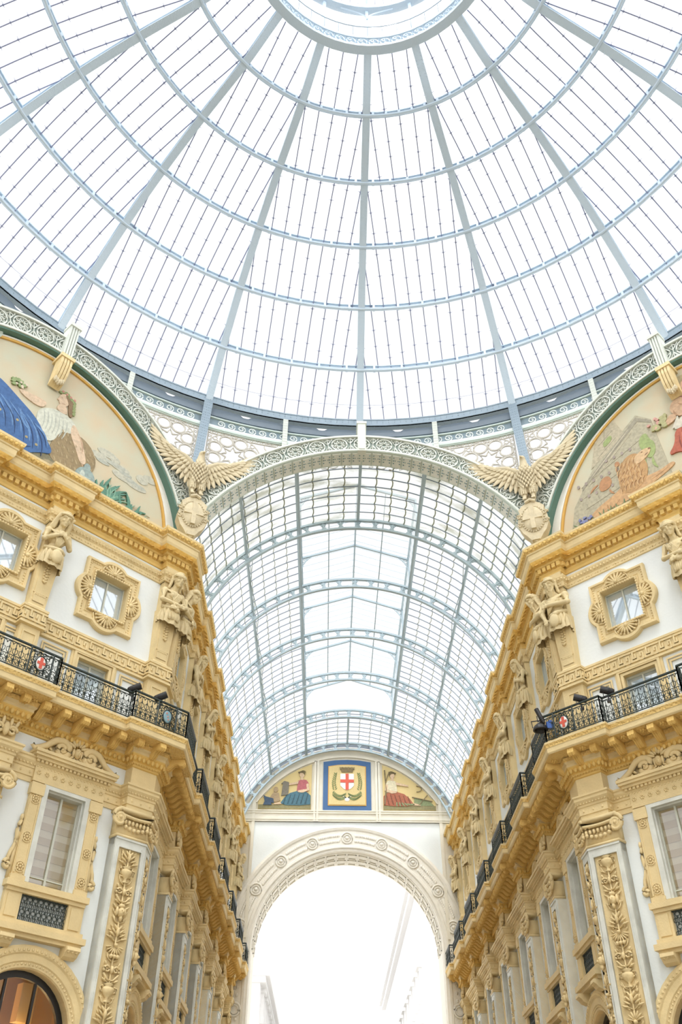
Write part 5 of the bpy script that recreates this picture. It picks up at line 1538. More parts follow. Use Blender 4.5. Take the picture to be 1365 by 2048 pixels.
# ------------------------------------------------------------------ lower pilasters with carved panels
CAPZ0, CAPZ1 = 9.16, 9.98
def relief(w, z0, z1, seed, v=-.02):
    """carved candelabrum: vases, masks, leaves and scrolls stacked on one axis"""
    mb = MB(); R_ = random.Random(seed); z = z1
    rot = lambda a: Matrix.Rotation(a, 3, 'Y')
    order = ['palm', 'scroll', 'leaf', 'vase', 'scroll', 'mask', 'leaf', 'fan', 'scroll', 'vase', 'leaf', 'palm']
    i = R_.randrange(4)
    mb.tube([(0, v-.02, z0), (0, v-.02, z1)], .022, 5)
    while z > z0+.3:
        k = order[i % len(order)]; i += 1
        if k == 'palm':
            h = .42
            for q in range(7):
                a = radians(-72+24*q); mb.ell((.13*sin(a), v-.03, z-.28+.15*cos(a)), (.028, .035, .11), rot=rot(a), n=5, m=4)
            mb.ell((0, v-.04, z-.3), (.06, .05, .06), n=6, m=4)
        elif k == 'scroll':
            h = .52
            for s in (-1, 1):
                c = spiral(s*w*.27, z-.2, w*.22, 1.5, -pi*.2, s, 18, .012); mb.tube([(a, v-.03, b) for a, b in c], [.034-.018*q/18 for q in range(19)], 5)
                mb.tube([(0, v-.02, z-.46), (s*w*.2, v-.03, z-.44), (s*w*.46, v-.03, z-.30)], .026, 5)
                mb.ell((s*w*.36, v-.03, z-.46), (.03, .03, .08), rot=rot(s*1.1), n=5, m=4); mb.ell((s*w*.40, v-.03, z-.06), (.026, .03, .07), rot=rot(s*.5), n=5, m=4)
            mb.ell((0, v-.04, z-.2), (.05, .05, .10), n=6, m=4)
        elif k == 'leaf':
            h = .46
            for q in range(4):
                for s in (-1, 1):
                    a = s*(.55+.25*q); mb.ell((s*(.05+w*.11*q), v-.03, z-.12-.085*q), (.030, .034, .105), rot=rot(a), n=5, m=4)
            mb.ell((0, v-.04, z-.22), (.045, .05, .13), n=6, m=4)
        elif k == 'vase':
            h = .50
            mb.lathe([(.04, -.46), (.11, -.45), (.05, -.40), (.04, -.34), (.13, -.26), (.17, -.16), (.15, -.10), (.08, -.07), (.15, -.02), (.10, 0)], (0, v, z), 10, T=lambda p: (p[0], v+(p[1]-v)*.55, p[2]))
            for s in (-1, 1): mb.tube([(s*.14, v-.02, z-.08), (s*.23, v-.03, z-.10), (s*.20, v-.03, z-.24)], .018, 4)
        elif k == 'mask':
            h = .50
            mb.ell((0, v-.05, z-.22), (.095, .085, .13), n=8, m=6); mb.ell((0, v-.13, z-.23), (.02, .03, .04), n=5, m=3)
            for s in (-1, 1):
                mb.ell((s*.036, v-.125, z-.19), (.018, .014, .012), n=4, m=3); mb.ell((s*.11, v-.03, z-.2), (.045, .05, .13), n=5, m=4)
                mb.ell((s*.17, v-.02, z-.08), (.03, .03, .10), rot=rot(s*.9), n=5, m=4)
            mb.ell((0, v-.05, z-.06), (.10, .06, .06), n=6, m=4); mb.ell((0, v-.06, z-.38), (.05, .05, .08), n=6, m=4)
        else:
            h = .50
            for q in range(9):
                a = radians(100+20*q); mb.ell((.15*sin(a)*1.1, v-.03, z-.12+.15*cos(a)), (.024, .03, .10), rot=rot(a), n=5, m=4)
            for q in range(3): mb.ell(((q-1)*.09, v-.05, z-.38), (.05, .045, .055), n=6, m=4)
            mb.ell((0, v-.05, z-.1), (.05, .05, .05), n=6, m=4)
        for q in range(4):
            lx, lz, la = w*R_.uniform(.26, .44), z-h*R_.uniform(.05, .95), R_.uniform(.2, 1.4)
            for s in (-1, 1): mb.ell((s*lx, v-.012, lz), (.022, .022, .062), rot=rot(s*la), n=5, m=3)
        for s in (-1, 1):
            mb.tube([(s*.02, v-.01, z-h), (s*w*.30, v-.02, z-h+.06), (s*w*.42, v-.02, z-h+.20)], [.02, .018, .010], 4)
        z -= h
    mb.v = [(p[0]*1.12, v+(p[1]-v)*1.5, p[2]) for p in mb.v]
    return mb
RZ0, RZ1 = 1.0, 8.86
REL = [relief(.46, RZ0, RZ1, s).mesh('relief', M['ochre'], True) for s in (2, 7, 11)]
def pil_face(t, X0, X1, T, rel, cx, wd):
    """one face of a pilaster between local x = X0..X1 in the frame T (a Matrix); z is the world's"""
    mb = MB(); e = -EL
    mb.box(X0, X1, e+.06, .0, GZ, CAPZ0); part('shaft', mb, 'ochre', t, mtx=T)
    mb = MB(); b = .14
    mb.box(X0, X0+b, e, .0, GZ, CAPZ0-.24); mb.box(X1-b, X1, e, .0, GZ, CAPZ0-.24); mb.box(X0, X1, e, 0, CAPZ0-.24, CAPZ0); mb.box(X0+b-.04, X0+b, e-.02, e+.05, .6, CAPZ0-.2); mb.box(X1-b, X1-b+.04, e-.02, e+.05, .6, CAPZ0-.2)
    mb.box(X0, X1, e-.03, 0, CAPZ0-.06, CAPZ0); mb.box(X0+b, X1-b, e-.02, e+.05, CAPZ0-.28, CAPZ0-.24)
    part('marble_frame', mb, 'marble', t, mtx=T)
    o = link('relief', rel, t, T @ Matrix.Translation((cx, e+.06, 0)))
    return t
def capital_bits(mb, X0, X1, e, vol=(True, True)):
    mb.box(X0, X1, e+.02, 0, CAPZ0, CAPZ1-.25); mb.box(X0-.10, X1+.10, e-.12, 0, CAPZ1-.10, CAPZ1)
    mb.box(X0-.03, X1+.03, e-.04, 0, CAPZ0+.0, CAPZ0+.07)
    n = max(3, int((X1-X0)/.13))
    for k in range(n):
        x = X0+(X1-X0)*(k+.5)/n; mb.ell((x, e-.04, CAPZ1-.38), (.055, .05, .075), n=6, m=4); mb.ell((x, e-.05, CAPZ1-.26), (.04, .03, .03), n=5, m=3)
    mb.tube([(X0+(X1-X0)*k/10, e-.07, CAPZ1-.20-.10*sin(pi*k/10)*.4) for k in range(11)], .05, 6)
    for k in range(7):      # garland hanging between the volutes
        f = (k+.5)/7; mb.ell((X0+(X1-X0)*f, e-.05, CAPZ1-.44-.13*sin(pi*f)), (.065, .055, .06), n=6, m=4)
    for s, x, on in ((-1, X0-.04, vol[0]), (1, X1+.04, vol[1])):
        if not on: continue
        pts = [(x+s*(.23*(1-k/30)+.015)*cos(pi/2-2*pi*2*k/30), CAPZ1-.32+(.23*(1-k/30)+.015)*sin(pi/2-2*pi*2*k/30)) for k in range(31)]
        mb.tube([(a, e-.09, b) for a, b in pts], [.05-.028*k/30 for k in range(31)], 6, flat=1.3)
        mb.ell((x, e-.06, CAPZ1-.32), (.22, .06, .22), n=12, m=5); mb.ell((x, e-.13, CAPZ1-.32), (.05, .04, .05), n=6, m=4)
def capital_crown(mb, X0, X1, e):
    pass
def make_pilaster():
    t = thing('pilaster', 'x', 'pilaster')
    w = .40; I = Matrix.Translation((0, 0, -GZ))
    pil_face(t, -w, w, I, REL[0], 0, .46)
    mb = MB(); capital_bits(mb, -w, w, -EL); part('capital', mb, 'ochre', t, smooth=True, mtx=I)
    mb = MB()   # carved crest over the entablature block
    for s in (-1, 1):
        sp = spiral(s*.2, 10.98, .15, 1.5, 0, s, 16, .02); mb.tube([(a, -EL-.10, b) for a, b in sp], .05, 5)
        mb.ell((s*.30, -EL-.08, 11.2), (.06, .06, .16), rot=Matrix.Rotation(s*.4, 3, 'Y'), n=5, m=4); mb.ell((s*.12, -EL-.1, 11.22), (.06, .06, .14), n=5, m=4)
    mb.ell((0, -EL-.12, 11.0), (.11, .10, .2), n=6, m=5)
    part('crest_carving', mb, 'ochre', t, smooth=True, mtx=I)
    return t
root = None
for side, nm in SIDES:
    for k, y in enumerate(YP):
        lab = 'grey framed carved pilaster, %s after the corner along the %s arcade wall' % (ORD[k], nm)
        mtx = on_arm(side, y, GZ)
        if root is None: root = make_pilaster(); root.matrix_world = mtx; root['label'] = lab
        else:
            o = dup(root, mtx, lab)
    for k, u in enumerate(DPIL[:1]):
        dup(root, on_diag(side, u, GZ), 'grey framed carved pilaster between the windows of the %s diagonal wall' % nm)
for side, nm in SIDES:
    t = thing('corner_pilaster', 'broad grey framed carved pilaster folded round the %s corner of the octagon' % nm, 'pilaster', on_diag(side, 0, GZ))
    inv = on_diag(side, 0, GZ).inverted()
    ex = EL*math.tan(radians(22.5))
    # local x on the diagonal: towards the corner on the left, away from it on the right
    Td = inv @ on_diag(side, 0, 0); Ta = inv @ on_arm(side, YC, 0)
    if side < 0: xd, xa = (-.90, ex), (-ex, .60)
    else: xd, xa = (-ex, .90), (-.60, ex)
    pil_face(t, xd[0], xd[1], Td, REL[1 if side < 0 else 2], (xd[0]+xd[1])/2, .5)
    pil_face(t, xa[0], xa[1], Ta, REL[0], (xa[0]+xa[1])/2, .4)
    mb = MB(); capital_bits(mb, xd[0], xd[1], -EL, (side < 0, side > 0)); part('capital', mb, 'ochre', t, smooth=True, mtx=Td)
    mb = MB(); capital_bits(mb, xa[0], xa[1], -EL, (side > 0, side < 0)); part('capital', mb, 'ochre', t, smooth=True, mtx=Ta)

# ------------------------------------------------------------------ herm statues on tapering pedestals
def remesh(mb, voxel, name, mat, iters=2):
    me = mb.mesh(name+'_src', mat)
    o = bpy.data.objects.new('tmp', me); C.objects.link(o)
    r = o.modifiers.new('r', 'REMESH'); r.mode = 'VOXEL'; r.voxel_size = voxel; r.use_smooth_shade = True
    s = o.modifiers.new('s', 'SMOOTH'); s.factor = .5; s.iterations = iters
    dg = bpy.context.evaluated_depsgraph_get(); dg.update()
    out = bpy.data.meshes.new_from_object(o.evaluated_get(dg)); out.name = name
    out.materials.clear(); out.materials.append(mat)
    bpy.data.objects.remove(o); bpy.data.meshes.remove(me)
    return out
HZ = 14.95     # foot of the pedestals
def limb(mb, pts, rs, n=8): mb.tube(pts, rs, n); [mb.ell(p, (r, r, r), n=8, m=6) for p, r in zip(pts, rs)]
def hand(mb, c, d, s):
    """palm with five bent fingers at c, pointing along d"""
    c = Vector(c); d = Vector(d).normalized(); side_ = d.cross(Vector((0, -1, 0))).normalized(); nrm = side_.cross(d)
    mb.ell(c, (.085, .05, .085), n=8, m=6)
    for k in range(4):
        o = side_*(-.063+.042*k); L = (.13, .15, .14, .11)[k]
        p0 = c+d*.06+o; p1 = p0+d*L*.55+nrm*.01; p2 = p1+d*L*.4-nrm*.05
        mb.tube([p0, p1, p2], [.026, .023, .018], 6)
    p0 = c+side_*(.075*s); mb.tube([p0, p0+side_*(.05*s)+d*.05, p0+side_*(.055*s)+d*.11], [.026, .024, .02], 6)
def head(mb, c, tilt):
    R = Matrix.Rotation(tilt, 3, 'X'); q = lambda x, y, z: Vector(c)+R @ Vector((x, y, z))
    mb.ell(q(0, 0, .02), (.175, .20, .235), rot=R, n=12, m=9); mb.ell(q(0, -.08, -.12), (.125, .13, .14), rot=R, n=10, m=7)
    mb.ell(q(0, -.20, .0), (.034, .07, .085), rot=R, n=8, m=6); mb.ell(q(0, -.215, -.045), (.036, .046, .028), rot=R, n=8, m=5)
    for s in (-1, 1):
        mb.tube([q(s*.02, -.195, .085), q(s*.09, -.185, .10), q(s*.15, -.13, .07)], [.03, .034, .026], 7)      # brow
        mb.ell(q(s*.072, -.155, .045), (.034, .034, .018), rot=R, n=7, m=5)                                     # lid
        mb.ell(q(s*.085, -.145, -.04), (.06, .055, .06), rot=R, n=8, m=6); mb.ell(q(s*.18, .01, 0), (.03, .05, .07), rot=R, n=6, m=4)
    mb.ell(q(0, -.20, -.105), (.055, .04, .017), rot=R, n=8, m=5); mb.ell(q(0, -.195, -.142), (.046, .038, .019), rot=R, n=8, m=5); mb.ell(q(0, -.175, -.205), (.05, .05, .04), rot=R, n=8, m=5)
    return q
def make_herm(kind):
    t = thing('herm_statue', 'x', 'statue')
    mb = MB()      # tapering pedestal, wider at the top
    def ringz(z, w, d): return [(-w, .0, z), (-w, -d, z), (w, -d, z), (w, .0, z)]
    mb.sweep([ringz(.08, .33, EU+.04), ringz(.16, .30, EU+.02), ringz(.2, .28, EU), ringz(1.9, .34, EU+.08), ringz(2.2, .35, EU+.1)])
    mb.sweep([ringz(.3, .20, EU+.03), ringz(1.8, .25, EU+.10)], caps=False)
    for q in range(8): mb.ell((-.17+.34*q/7, -EU-.04, .56), (.03, .02, .05), n=5, m=3)
    mb.box(-.24, .24, -EU-.05, -EU+.05, .60, .64)
    mb.box(-.36, .36, -EU-.10, 0, 3.72, 3.98); mb.box(-.30, .30, -EU+.02, 0, 2.0, 3.75)
    part('pedestal', mb, 'ochre', t)
    mb = MB()
    for q in range(6):       # fruit drop on the pedestal
        z = 1.62-.11*q; w = .10*(1-abs(q-2)*.16)
        for s in (-1, 1): mb.ell((s*w*.8, -EU-.09, z), (.045, .04, .05), n=6, m=4)
        mb.ell((0, -EU-.11, z-.04), (.05, .045, .05), n=6, m=4)
    part('fruit_drop', mb, 'ochre', t, smooth=True)
    man = kind == 'bearded'
    mb = MB()
    cy = -.46
    mb.ell((0, cy+.06, 2.02), (.31, .24, .26), n=12, m=8); mb.ell((0, cy+.04, 2.30), (.255 if man else .235, .20, .26), n=12, m=8)
    mb.ell((0, cy-.03, 2.66), (.34 if man else .30, .235, .30), n=12, m=8); mb.ell((0, cy+.04, 2.90), (.34 if man else .29, .17, .14), n=12, m=8)
    for s in (-1, 1):
        mb.ell((s*.15, cy-.19, 2.66), (.14 if man else .125, .10, .11), n=10, m=7)
        mb.ell((s*(.41 if man else .36), cy+.02, 2.88), (.14 if man else .12, .14, .14), n=10, m=7)
    limb(mb, [(0, cy+.02, 2.95), (0, cy-.08, 3.08), (0, cy-.15, 3.2)], [.15, .125, .12])
    mb.ell((0, cy+.06, 2.93), (.40 if man else .35, .15, .13), n=12, m=8); mb.ell((0, cy+.02, 3.02), (.20, .14, .12), n=10, m=7)
    hq = head(mb, (0, cy-.22, 3.34), radians(22))
    sh = .44 if man else .38
    if kind == 'veiled':       # hands folded on the breast
        for s in (-1, 1):
            limb(mb, [(s*sh, cy+.0, 2.86), (s*(sh+.08), cy-.08, 2.46), (s*.16, cy-.30, 2.62)], [.11, .095, .065])
            hand(mb, (s*.08, cy-.34, 2.68), (-s*.8, -.1, .6), s)
    elif kind == 'wreathed':   # forearms crossed low before the waist
        limb(mb, [(-sh, cy, 2.86), (-sh-.10, cy-.10, 2.42), (.10, cy-.34, 2.28)], [.11, .095, .06]); hand(mb, (.16, cy-.36, 2.26), (1, -.1, -.1), -1)
        limb(mb, [(sh, cy, 2.86), (sh+.14, cy-.12, 2.45), (.02, cy-.30, 2.16)], [.11, .095, .06]); hand(mb, (-.05, cy-.33, 2.13), (-1, -.1, -.1), 1)
    else:                      # one hand across to the other arm, the other holding the cloth
        limb(mb, [(-sh, cy, 2.86), (-sh-.12, cy-.08, 2.42), (-sh+.04, cy-.20, 2.06)], [.13, .11, .075]); hand(mb, (-sh+.06, cy-.23, 1.98), (.2, -.2, -1), -1)
        limb(mb, [(sh, cy, 2.86), (sh+.10, cy-.14, 2.46), (-.12, cy-.34, 2.50)], [.13, .11, .075]); hand(mb, (-.20, cy-.35, 2.50), (-1, 0, .1), 1)
    link('figure', remesh(mb, .017, 'figure', M['statue'], 1), t)
    # hair, veil or beard
    mb = MB(); R_ = random.Random(len(kind))
    cap = [(a, b) for a in range(0, 360, 30) for b in (20, 48, 74)]
    for a, b in cap:
        if 205 < a < 335 and b > 30: continue
        x, y, z = .20*sin(radians(b))*cos(radians(a)), .23*sin(radians(b))*sin(radians(a)), .255*cos(radians(b))
        p = hq(x, y+.01, z+.03); mb.ell(p, (.07, .07, .06), n=6, m=4)
    for a in range(0, 181, 26):
        for q in range(4): mb.ell(hq(.19*cos(radians(a)), .10+.13*sin(radians(a)), .08-.11*q), (.075, .075, .08), n=6, m=4)
    for a in range(-20, 201, 24): mb.ell(hq(.185*cos(radians(a)), -.03+.16*sin(radians(a))*(1 if a > 0 else 1), .17), (.07, .07, .06), n=6, m=4)
    for a in range(205, 336, 22): mb.ell(hq(.175*cos(radians(a)), .0+.175*sin(radians(a)), .185), (.065, .05, .055), n=6, m=4)
    for s in (-1, 1):
        for q in range(4): mb.ell(hq(s*(.195+.012*q), .07, -.02-.10*q), (.055, .08, .08), n=6, m=4)
    if man:
        for q in range(4):
            for x in (-.09, -.03, .03, .09): mb.ell(hq(x*(1-.15*q), -.15+.01*q, -.22-.085*q), (.042, .05, .07), n=6, m=4)
        for s in (-1, 1): mb.ell(hq(s*.05, -.2, -.1), (.05, .025, .02), n=5, m=3); mb.ell(hq(s*.12, -.1, -.14), (.05, .06, .09), n=6, m=4)
    if kind == 'wreathed':
        for a in range(180, 361, 20): mb.ell(hq(.21*cos(radians(a)), .20*sin(radians(a)), .13), (.06, .05, .045), n=5, m=4)
    if kind == 'veiled':
        for s in (-1, 1): mb.tube([hq(0, .02, .27), hq(s*.19, .06, .17), hq(s*.26, .09, -.1), hq(s*.32, .15, -.45), hq(s*.38, .22, -.7)], [.08, .08, .075, .08, .07], 8)
    link('hair' if kind != 'veiled' else 'veil', remesh(mb, .024, 'hair', M['statue'], 1), t)
    # cloth gathered round the hips, falling in folds over the pedestal
    mb = MB(); nA, nZ = 72, 14; rings = []
    for i in range(nZ+1):
        f = i/nZ; z = 2.20-.62*f; ring = []
        for j in range(nA):
            a = 2*pi*j/nA
            fold = 1+(.015+.075*f)*sin(11*a+2.2*f*sin(2*a))+.03*f*sin(23*a)
            rx, ry = (.315+.10*sin(pi*min(f*1.1, 1)*.62))*fold, (.25+.10*sin(pi*min(f*1.1, 1)*.62))*fold
            zz = z-(.10*sin(a*1.5+.6)*f*f if f > .6 else 0)
            ring.append((rx*cos(a), min(cy+.08+ry*sin(a), -.02), zz))
        rings.append(ring)
    mb.sweep(rings, True)
    for s in (-1, 1):
        for q in range(5):
            a = radians(-150+22*q) if s < 0 else radians(-30-22*q)
            mb.tube([(.30*cos(a), cy+.08+.25*sin(a), 2.2), (.36*cos(a*.98), cy+.06+.32*sin(a), 2.0-.05*q), (.33*cos(a), cy+.03+.33*sin(a), 1.66)], [.05, .045, .03], 6)
    limb(mb, [(-.32, cy, 2.22), (-.1, cy-.22, 2.13), (.12, cy-.24, 2.14), (.33, cy, 2.24)], [.07, .08, .08, .07])
    mb.ell((.06, cy-.27, 2.10), (.12, .09, .10), n=8, m=6)
    if not man:      # bodice folds crossing the breast
        for s in (-1, 1):
            for q in range(5):
                mb.tube([(s*(.33-.035*q), cy-.02, 2.96), (s*(.24-.05*q), cy-.235-.012*q, 2.74), (s*(.10-.05*q), cy-.235, 2.46), (-s*.02*q, cy-.20, 2.24)], [.028, .034, .032, .024], 6)
    else:            # cloth over one shoulder
        for q in range(4): mb.tube([(.36-.05*q, cy+.02, 2.99), (.22-.06*q, cy-.25, 2.72), (-.05-.05*q, cy-.245, 2.42), (-.26, cy-.16, 2.22)], [.035, .04, .038, .03], 6)
    if kind != 'wreathed': mb.ell((.0, cy-.30, 1.84), (.20, .10, .26), n=10, m=7)
    part('drapery', mb, 'statue', t, smooth=True)
    return t
KIND = {'veiled': 'veiled woman with folded hands', 'wreathed': 'wreathed woman with crossed forearms', 'bearded': 'bearded man gripping his drapery'}
protos = {}
def place_herm(kind, mtx, where):
    lab = 'stone half figure of a %s, %s' % ({'veiled': 'veiled woman', 'wreathed': 'wreathed woman', 'bearded': 'bearded man'}[kind], where)
    if kind not in protos:
        protos[kind] = make_herm(kind); o = protos[kind]; o.matrix_world = mtx; o['label'] = lab
    else: o = dup(protos[kind], mtx, lab)
    return o
def at_corner(side, z, arm_face):
    """middle of one face of the corner pilaster"""
    return on_arm(side, YC+.32, z) if arm_face else on_diag(side, .32, z)
place_herm('veiled', on_diag(-1, DPIL[0], HZ), 'between the windows of the left diagonal wall')
place_herm('wreathed', at_corner(-1, HZ, False), 'on the left corner beside the diagonal wall')
place_herm('wreathed', at_corner(-1, HZ, True), 'on the left corner facing the arcade')
place_herm('bearded', at_corner(1, HZ, False), 'on the right corner beside the diagonal wall')
place_herm('bearded', at_corner(1, HZ, True), 'on the right corner facing the arcade')
place_herm('wreathed', on_diag(1, DPIL[0], HZ), 'between the windows of the right diagonal wall')
for side, nm in SIDES:
    seq = ['bearded', 'veiled', 'wreathed', 'bearded', 'veiled', 'wreathed'] if side < 0 else ['veiled', 'bearded', 'bearded', 'veiled', 'wreathed', 'bearded']
    for k, y in enumerate(YP):
        place_herm(seq[k], on_arm(side, y, HZ) @ Matrix.Scale(.78, 4, (0, 1, 0)), '%s after the corner along the %s arcade' % (ORD[k], nm))

# ------------------------------------------------------------------ eagles and shields at the springing of the arches
def make_eagle(side, nm):
    base = Vector((side*6.62, 15.72, 20.25))
    t = thing('eagle_statue', 'pale plaster eagle with spread wings above a shield, %s of the arcade arch' % nm, 'statue', Matrix.Translation(base))
    F = Matrix.Rotation(radians(-side*22.5), 4, 'Z')        # local -y faces the middle of the crossing
    rot = lambda a, ax: Matrix.Rotation(a, 3, ax)
    mb = MB()
    mb.ell((0, -.22, 3.25), (.36, .30, .62), rot=rot(.12, 'X'), n=12, m=9); mb.ell((0, -.30, 3.55), (.30, .26, .36), n=12, m=8)
    mb.tube([(0, -.28, 3.7), (0, -.34, 4.0), (0, -.36, 4.2)], [.24, .17, .14], 10)
    mb.ell((0, -.40, 4.28), (.13, .17, .14), n=10, m=7); mb.tube([(side*-.02, -.5, 4.28), (side*-.05, -.64, 4.25), (side*-.05, -.70, 4.17)], [.07, .05, .015], 7)
    for s in (-1, 1):
        mb.ell((s*.17, -.26, 2.75), (.17, .19, .40), n=10, m=8); mb.tube([(s*.17, -.3, 2.5), (s*.17, -.36, 2.22)], [.10, .07], 7)
        for q in (-1, 0, 1): mb.tube([(s*.17, -.36, 2.26), (s*.17+.06*q, -.48, 2.18), (s*.17+.07*q, -.52, 2.06)], [.045, .04, .02], 5)
        mb.ell((s*.06, -.50, 4.33), (.03, .03, .025), n=5, m=3)
    link('body', remesh(mb, .035, 'body', M['eagle'], 1), t, F)
    mb = MB()
    for q in range(11):
        z_ = 3.92-.115*q; n_ = 7 if 2 < q < 9 else 5
        for j in range(n_):
            a_ = radians(-90+(j-(n_-1)/2+(.5 if q % 2 else 0))*(26 if n_ == 7 else 30))
            rx, ry = (.17+.05*q, .15+.045*q) if q < 4 else (.36-.012*(q-4), .31-.014*(q-4))
            mb.ell((rx*cos(a_), -.26+ry*sin(a_)*1.0-(.04 if q < 4 else 0), z_), (.055, .04, .085), n=6, m=4)
    for s in (-1, 1):
        for q in range(6):
            for j in (-1, 0, 1): mb.ell((s*.17+j*.08, -.43+.03*abs(j), 2.98-.10*q), (.045, .035, .075), n=5, m=4)
    part('breast_feathers', mb, 'eagle', t, smooth=True, mtx=F)
    mb = MB()
    for q in range(5): mb.ell(((q-2)*.08, -.10, 2.35), (.07, .06, .45), rot=rot((q-2)*.12, 'Y'), n=6, m=5)
    part('tail', mb, 'eagle', t, smooth=True, mtx=F)
    for s in (-1, 1):
        # each wing lies along the wall beside the corner
        ang = radians(-side*22.5) + s*radians(-17)
        W = Matrix.Translation(F @ Vector((s*.22, -.12, 0))) @ Matrix.Rotation(ang, 4, 'Z')
        mb = MB()
        bone = [(0.0, 3.55), (.26, 3.85), (.55, 3.98), (.9, 4.0), (1.2, 4.10)]
        def bp(f):
            f *= len(bone)-1; i = min(int(f), len(bone)-2); g = f-i
            return bone[i][0]+(bone[i+1][0]-bone[i][0])*g, bone[i][1]+(bone[i+1][1]-bone[i][1])*g
        mb.tube([(s*x, -.10, z) for x, z in bone], [.15, .14, .12, .09, .05], 8)
        n = 15
        for k in range(n):          # primaries and secondaries
            f = k/(n-1); x, z = bp(.05+.95*f)
            a = radians(176-122*f**1.1); L = (.98+.16*f)
            dx, dz = sin(a), cos(a)
            mb.ell((s*(x+dx*L*.5), -.03-.012*(k % 2), z+dz*L*.5), (.105, .035, L*.54), rot=rot(s*a, 'Y'), n=7, m=6)
        for k in range(13):         # coverts
            f = k/12; x, z = bp(f*.92); a = radians(178-112*f); L = .66
            mb.ell((s*(x+sin(a)*L*.5), -.09, z+cos(a)*L*.5), (.10, .04, L*.54), rot=rot(s*a, 'Y'), n=7, m=5)
        for k in range(12):
            f = k/11; x, z = bp(f*.86); a = radians(182-104*f); L = .36
            mb.ell((s*(x+sin(a)*L*.5), -.14, z+cos(a)*L*.5), (.085, .045, L*.58), rot=rot(s*a, 'Y'), n=6, m=5)
        part('wing', mb, 'eagle', t, smooth=True, mtx=W)
    mb = MB()       # cartouche
    K = 1.12
    sh = [(-.34, 1.86), (-.50, 1.70), (-.46, 1.5), (-.56, 1.25), (-.58, .9), (-.44, .55), (-.30, .38), (-.16, .15), (0, .05), (.16, .15), (.30, .38), (.44, .55), (.58, .9), (.56, 1.25), (.46, 1.5), (.50, 1.70), (.34, 1.86), (.12, 2.02), (-.12, 2.02)]
    flat(mb, sh, -.40, 0)
    for s in (-1, 1):
        for zz in (1.35, .95): mb.tube([(s*.50+.10*cos(q*pi/4)*(1-q/14), -.42, zz+.10*sin(q*pi/4)*(1-q/14)) for q in range(12)], .04, 5)
    mb.tube([(-.2, -.42, 1.98), (0, -.46, 2.06), (.2, -.42, 1.98)], .07, 6); mb.box(-.14, .14, -.46, -.3, .12, .3)
    shd = part('shield', mb, 'eagle', t, mtx=F)
    mb = MB(); mb.ell((0, -.40, 1.14), (.42, .14, .60), n=20, m=9); d = part('oval_boss', mb, 'eagle', shd, smooth=True)
    mb = MB()
    for k in range(30): mb.ell((.43*cos(2*pi*k/30), -.42, 1.14+.61*sin(2*pi*k/30)), (.045, .045, .045), n=5, m=3)
    part('bead_border', mb, 'eagle', shd, smooth=True)
    mb = MB(); flat(mb, [(-.085, .60), (.085, .60), (.085, 1.06), (.37, 1.06), (.37, 1.23), (.085, 1.23), (.085, 1.68), (-.085, 1.68), (-.085, 1.23), (-.37, 1.23), (-.37, 1.06), (-.085, 1.06)], -.555, -.45); part('raised_cross', mb, 'eagle', shd)
    return t
for side, nm in SIDES: make_eagle(side, nm)

# ------------------------------------------------------------------ balcony railings
RH = .90; RZ = 12.36
def rail_run(segs, T):
    """wrought iron between plan points; returns (bars, ornament) meshes. T maps (x,y,z)"""
    bars, orn = MB(), MB()
    pl = [Vector((p[0], p[1], 0)) for p in segs]
    up = lambda h: [T(p+Vector((0, 0, h))) for p in pl]
    bars.tube(up(RH), .042, 6); bars.tube(up(RH-.10), .014, 4); bars.tube(up(.08), .020, 4); bars.tube(up(.38), .012, 4)
    for a, b in zip(pl, pl[1:]):
        L = (b-a).length; n = max(1, round(L/.19)); d = (b-a)/n; dn = (b-a).normalized()
        for k in range(n):
            m_ = a+d*(k+.5); h = d.length/2
            q = lambda x, z: T(m_+dn*x+Vector((0, 0, z)))
            bars.tube([q(0, .06), q(0, RH-.12)], .013, 4, caps=False)
            orn.tube([q(h*cos(pi*j/5), RH-.20+.09*sin(pi*j/5)) for j in range(6)], .013, 3)
            for s in (-1, 1):
                orn.tube([q(s*.005, .40), q(s*h*.7, .46), q(s*h*.8, .56), q(s*h*.35, .58)], .013, 3)
                orn.tube([q(s*h*.5+.042*cos(2*pi*j/6), .17+.05*sin(2*pi*j/6)) for j in range(6)], .013, 3, closed=True)
                orn.tube([q(0, .22), q(s*h*.8, .30), q(s*h*.5, .36)], .014, 3)
            orn.ell(q(0, .60), (.03, .03, .045), n=4, m=3); orn.ell(q(0, .28), (.038, .03, .05), n=4, m=3); orn.ell(q(0, RH-.28), (.02, .02, .04), n=4, m=3)
        for e in ((a, b) if len(pl) > 2 else ()):
            bars.tube([T(e+Vector((0, 0, 0))), T(e+Vector((0, 0, RH)))], .024, 4)
    return bars, orn
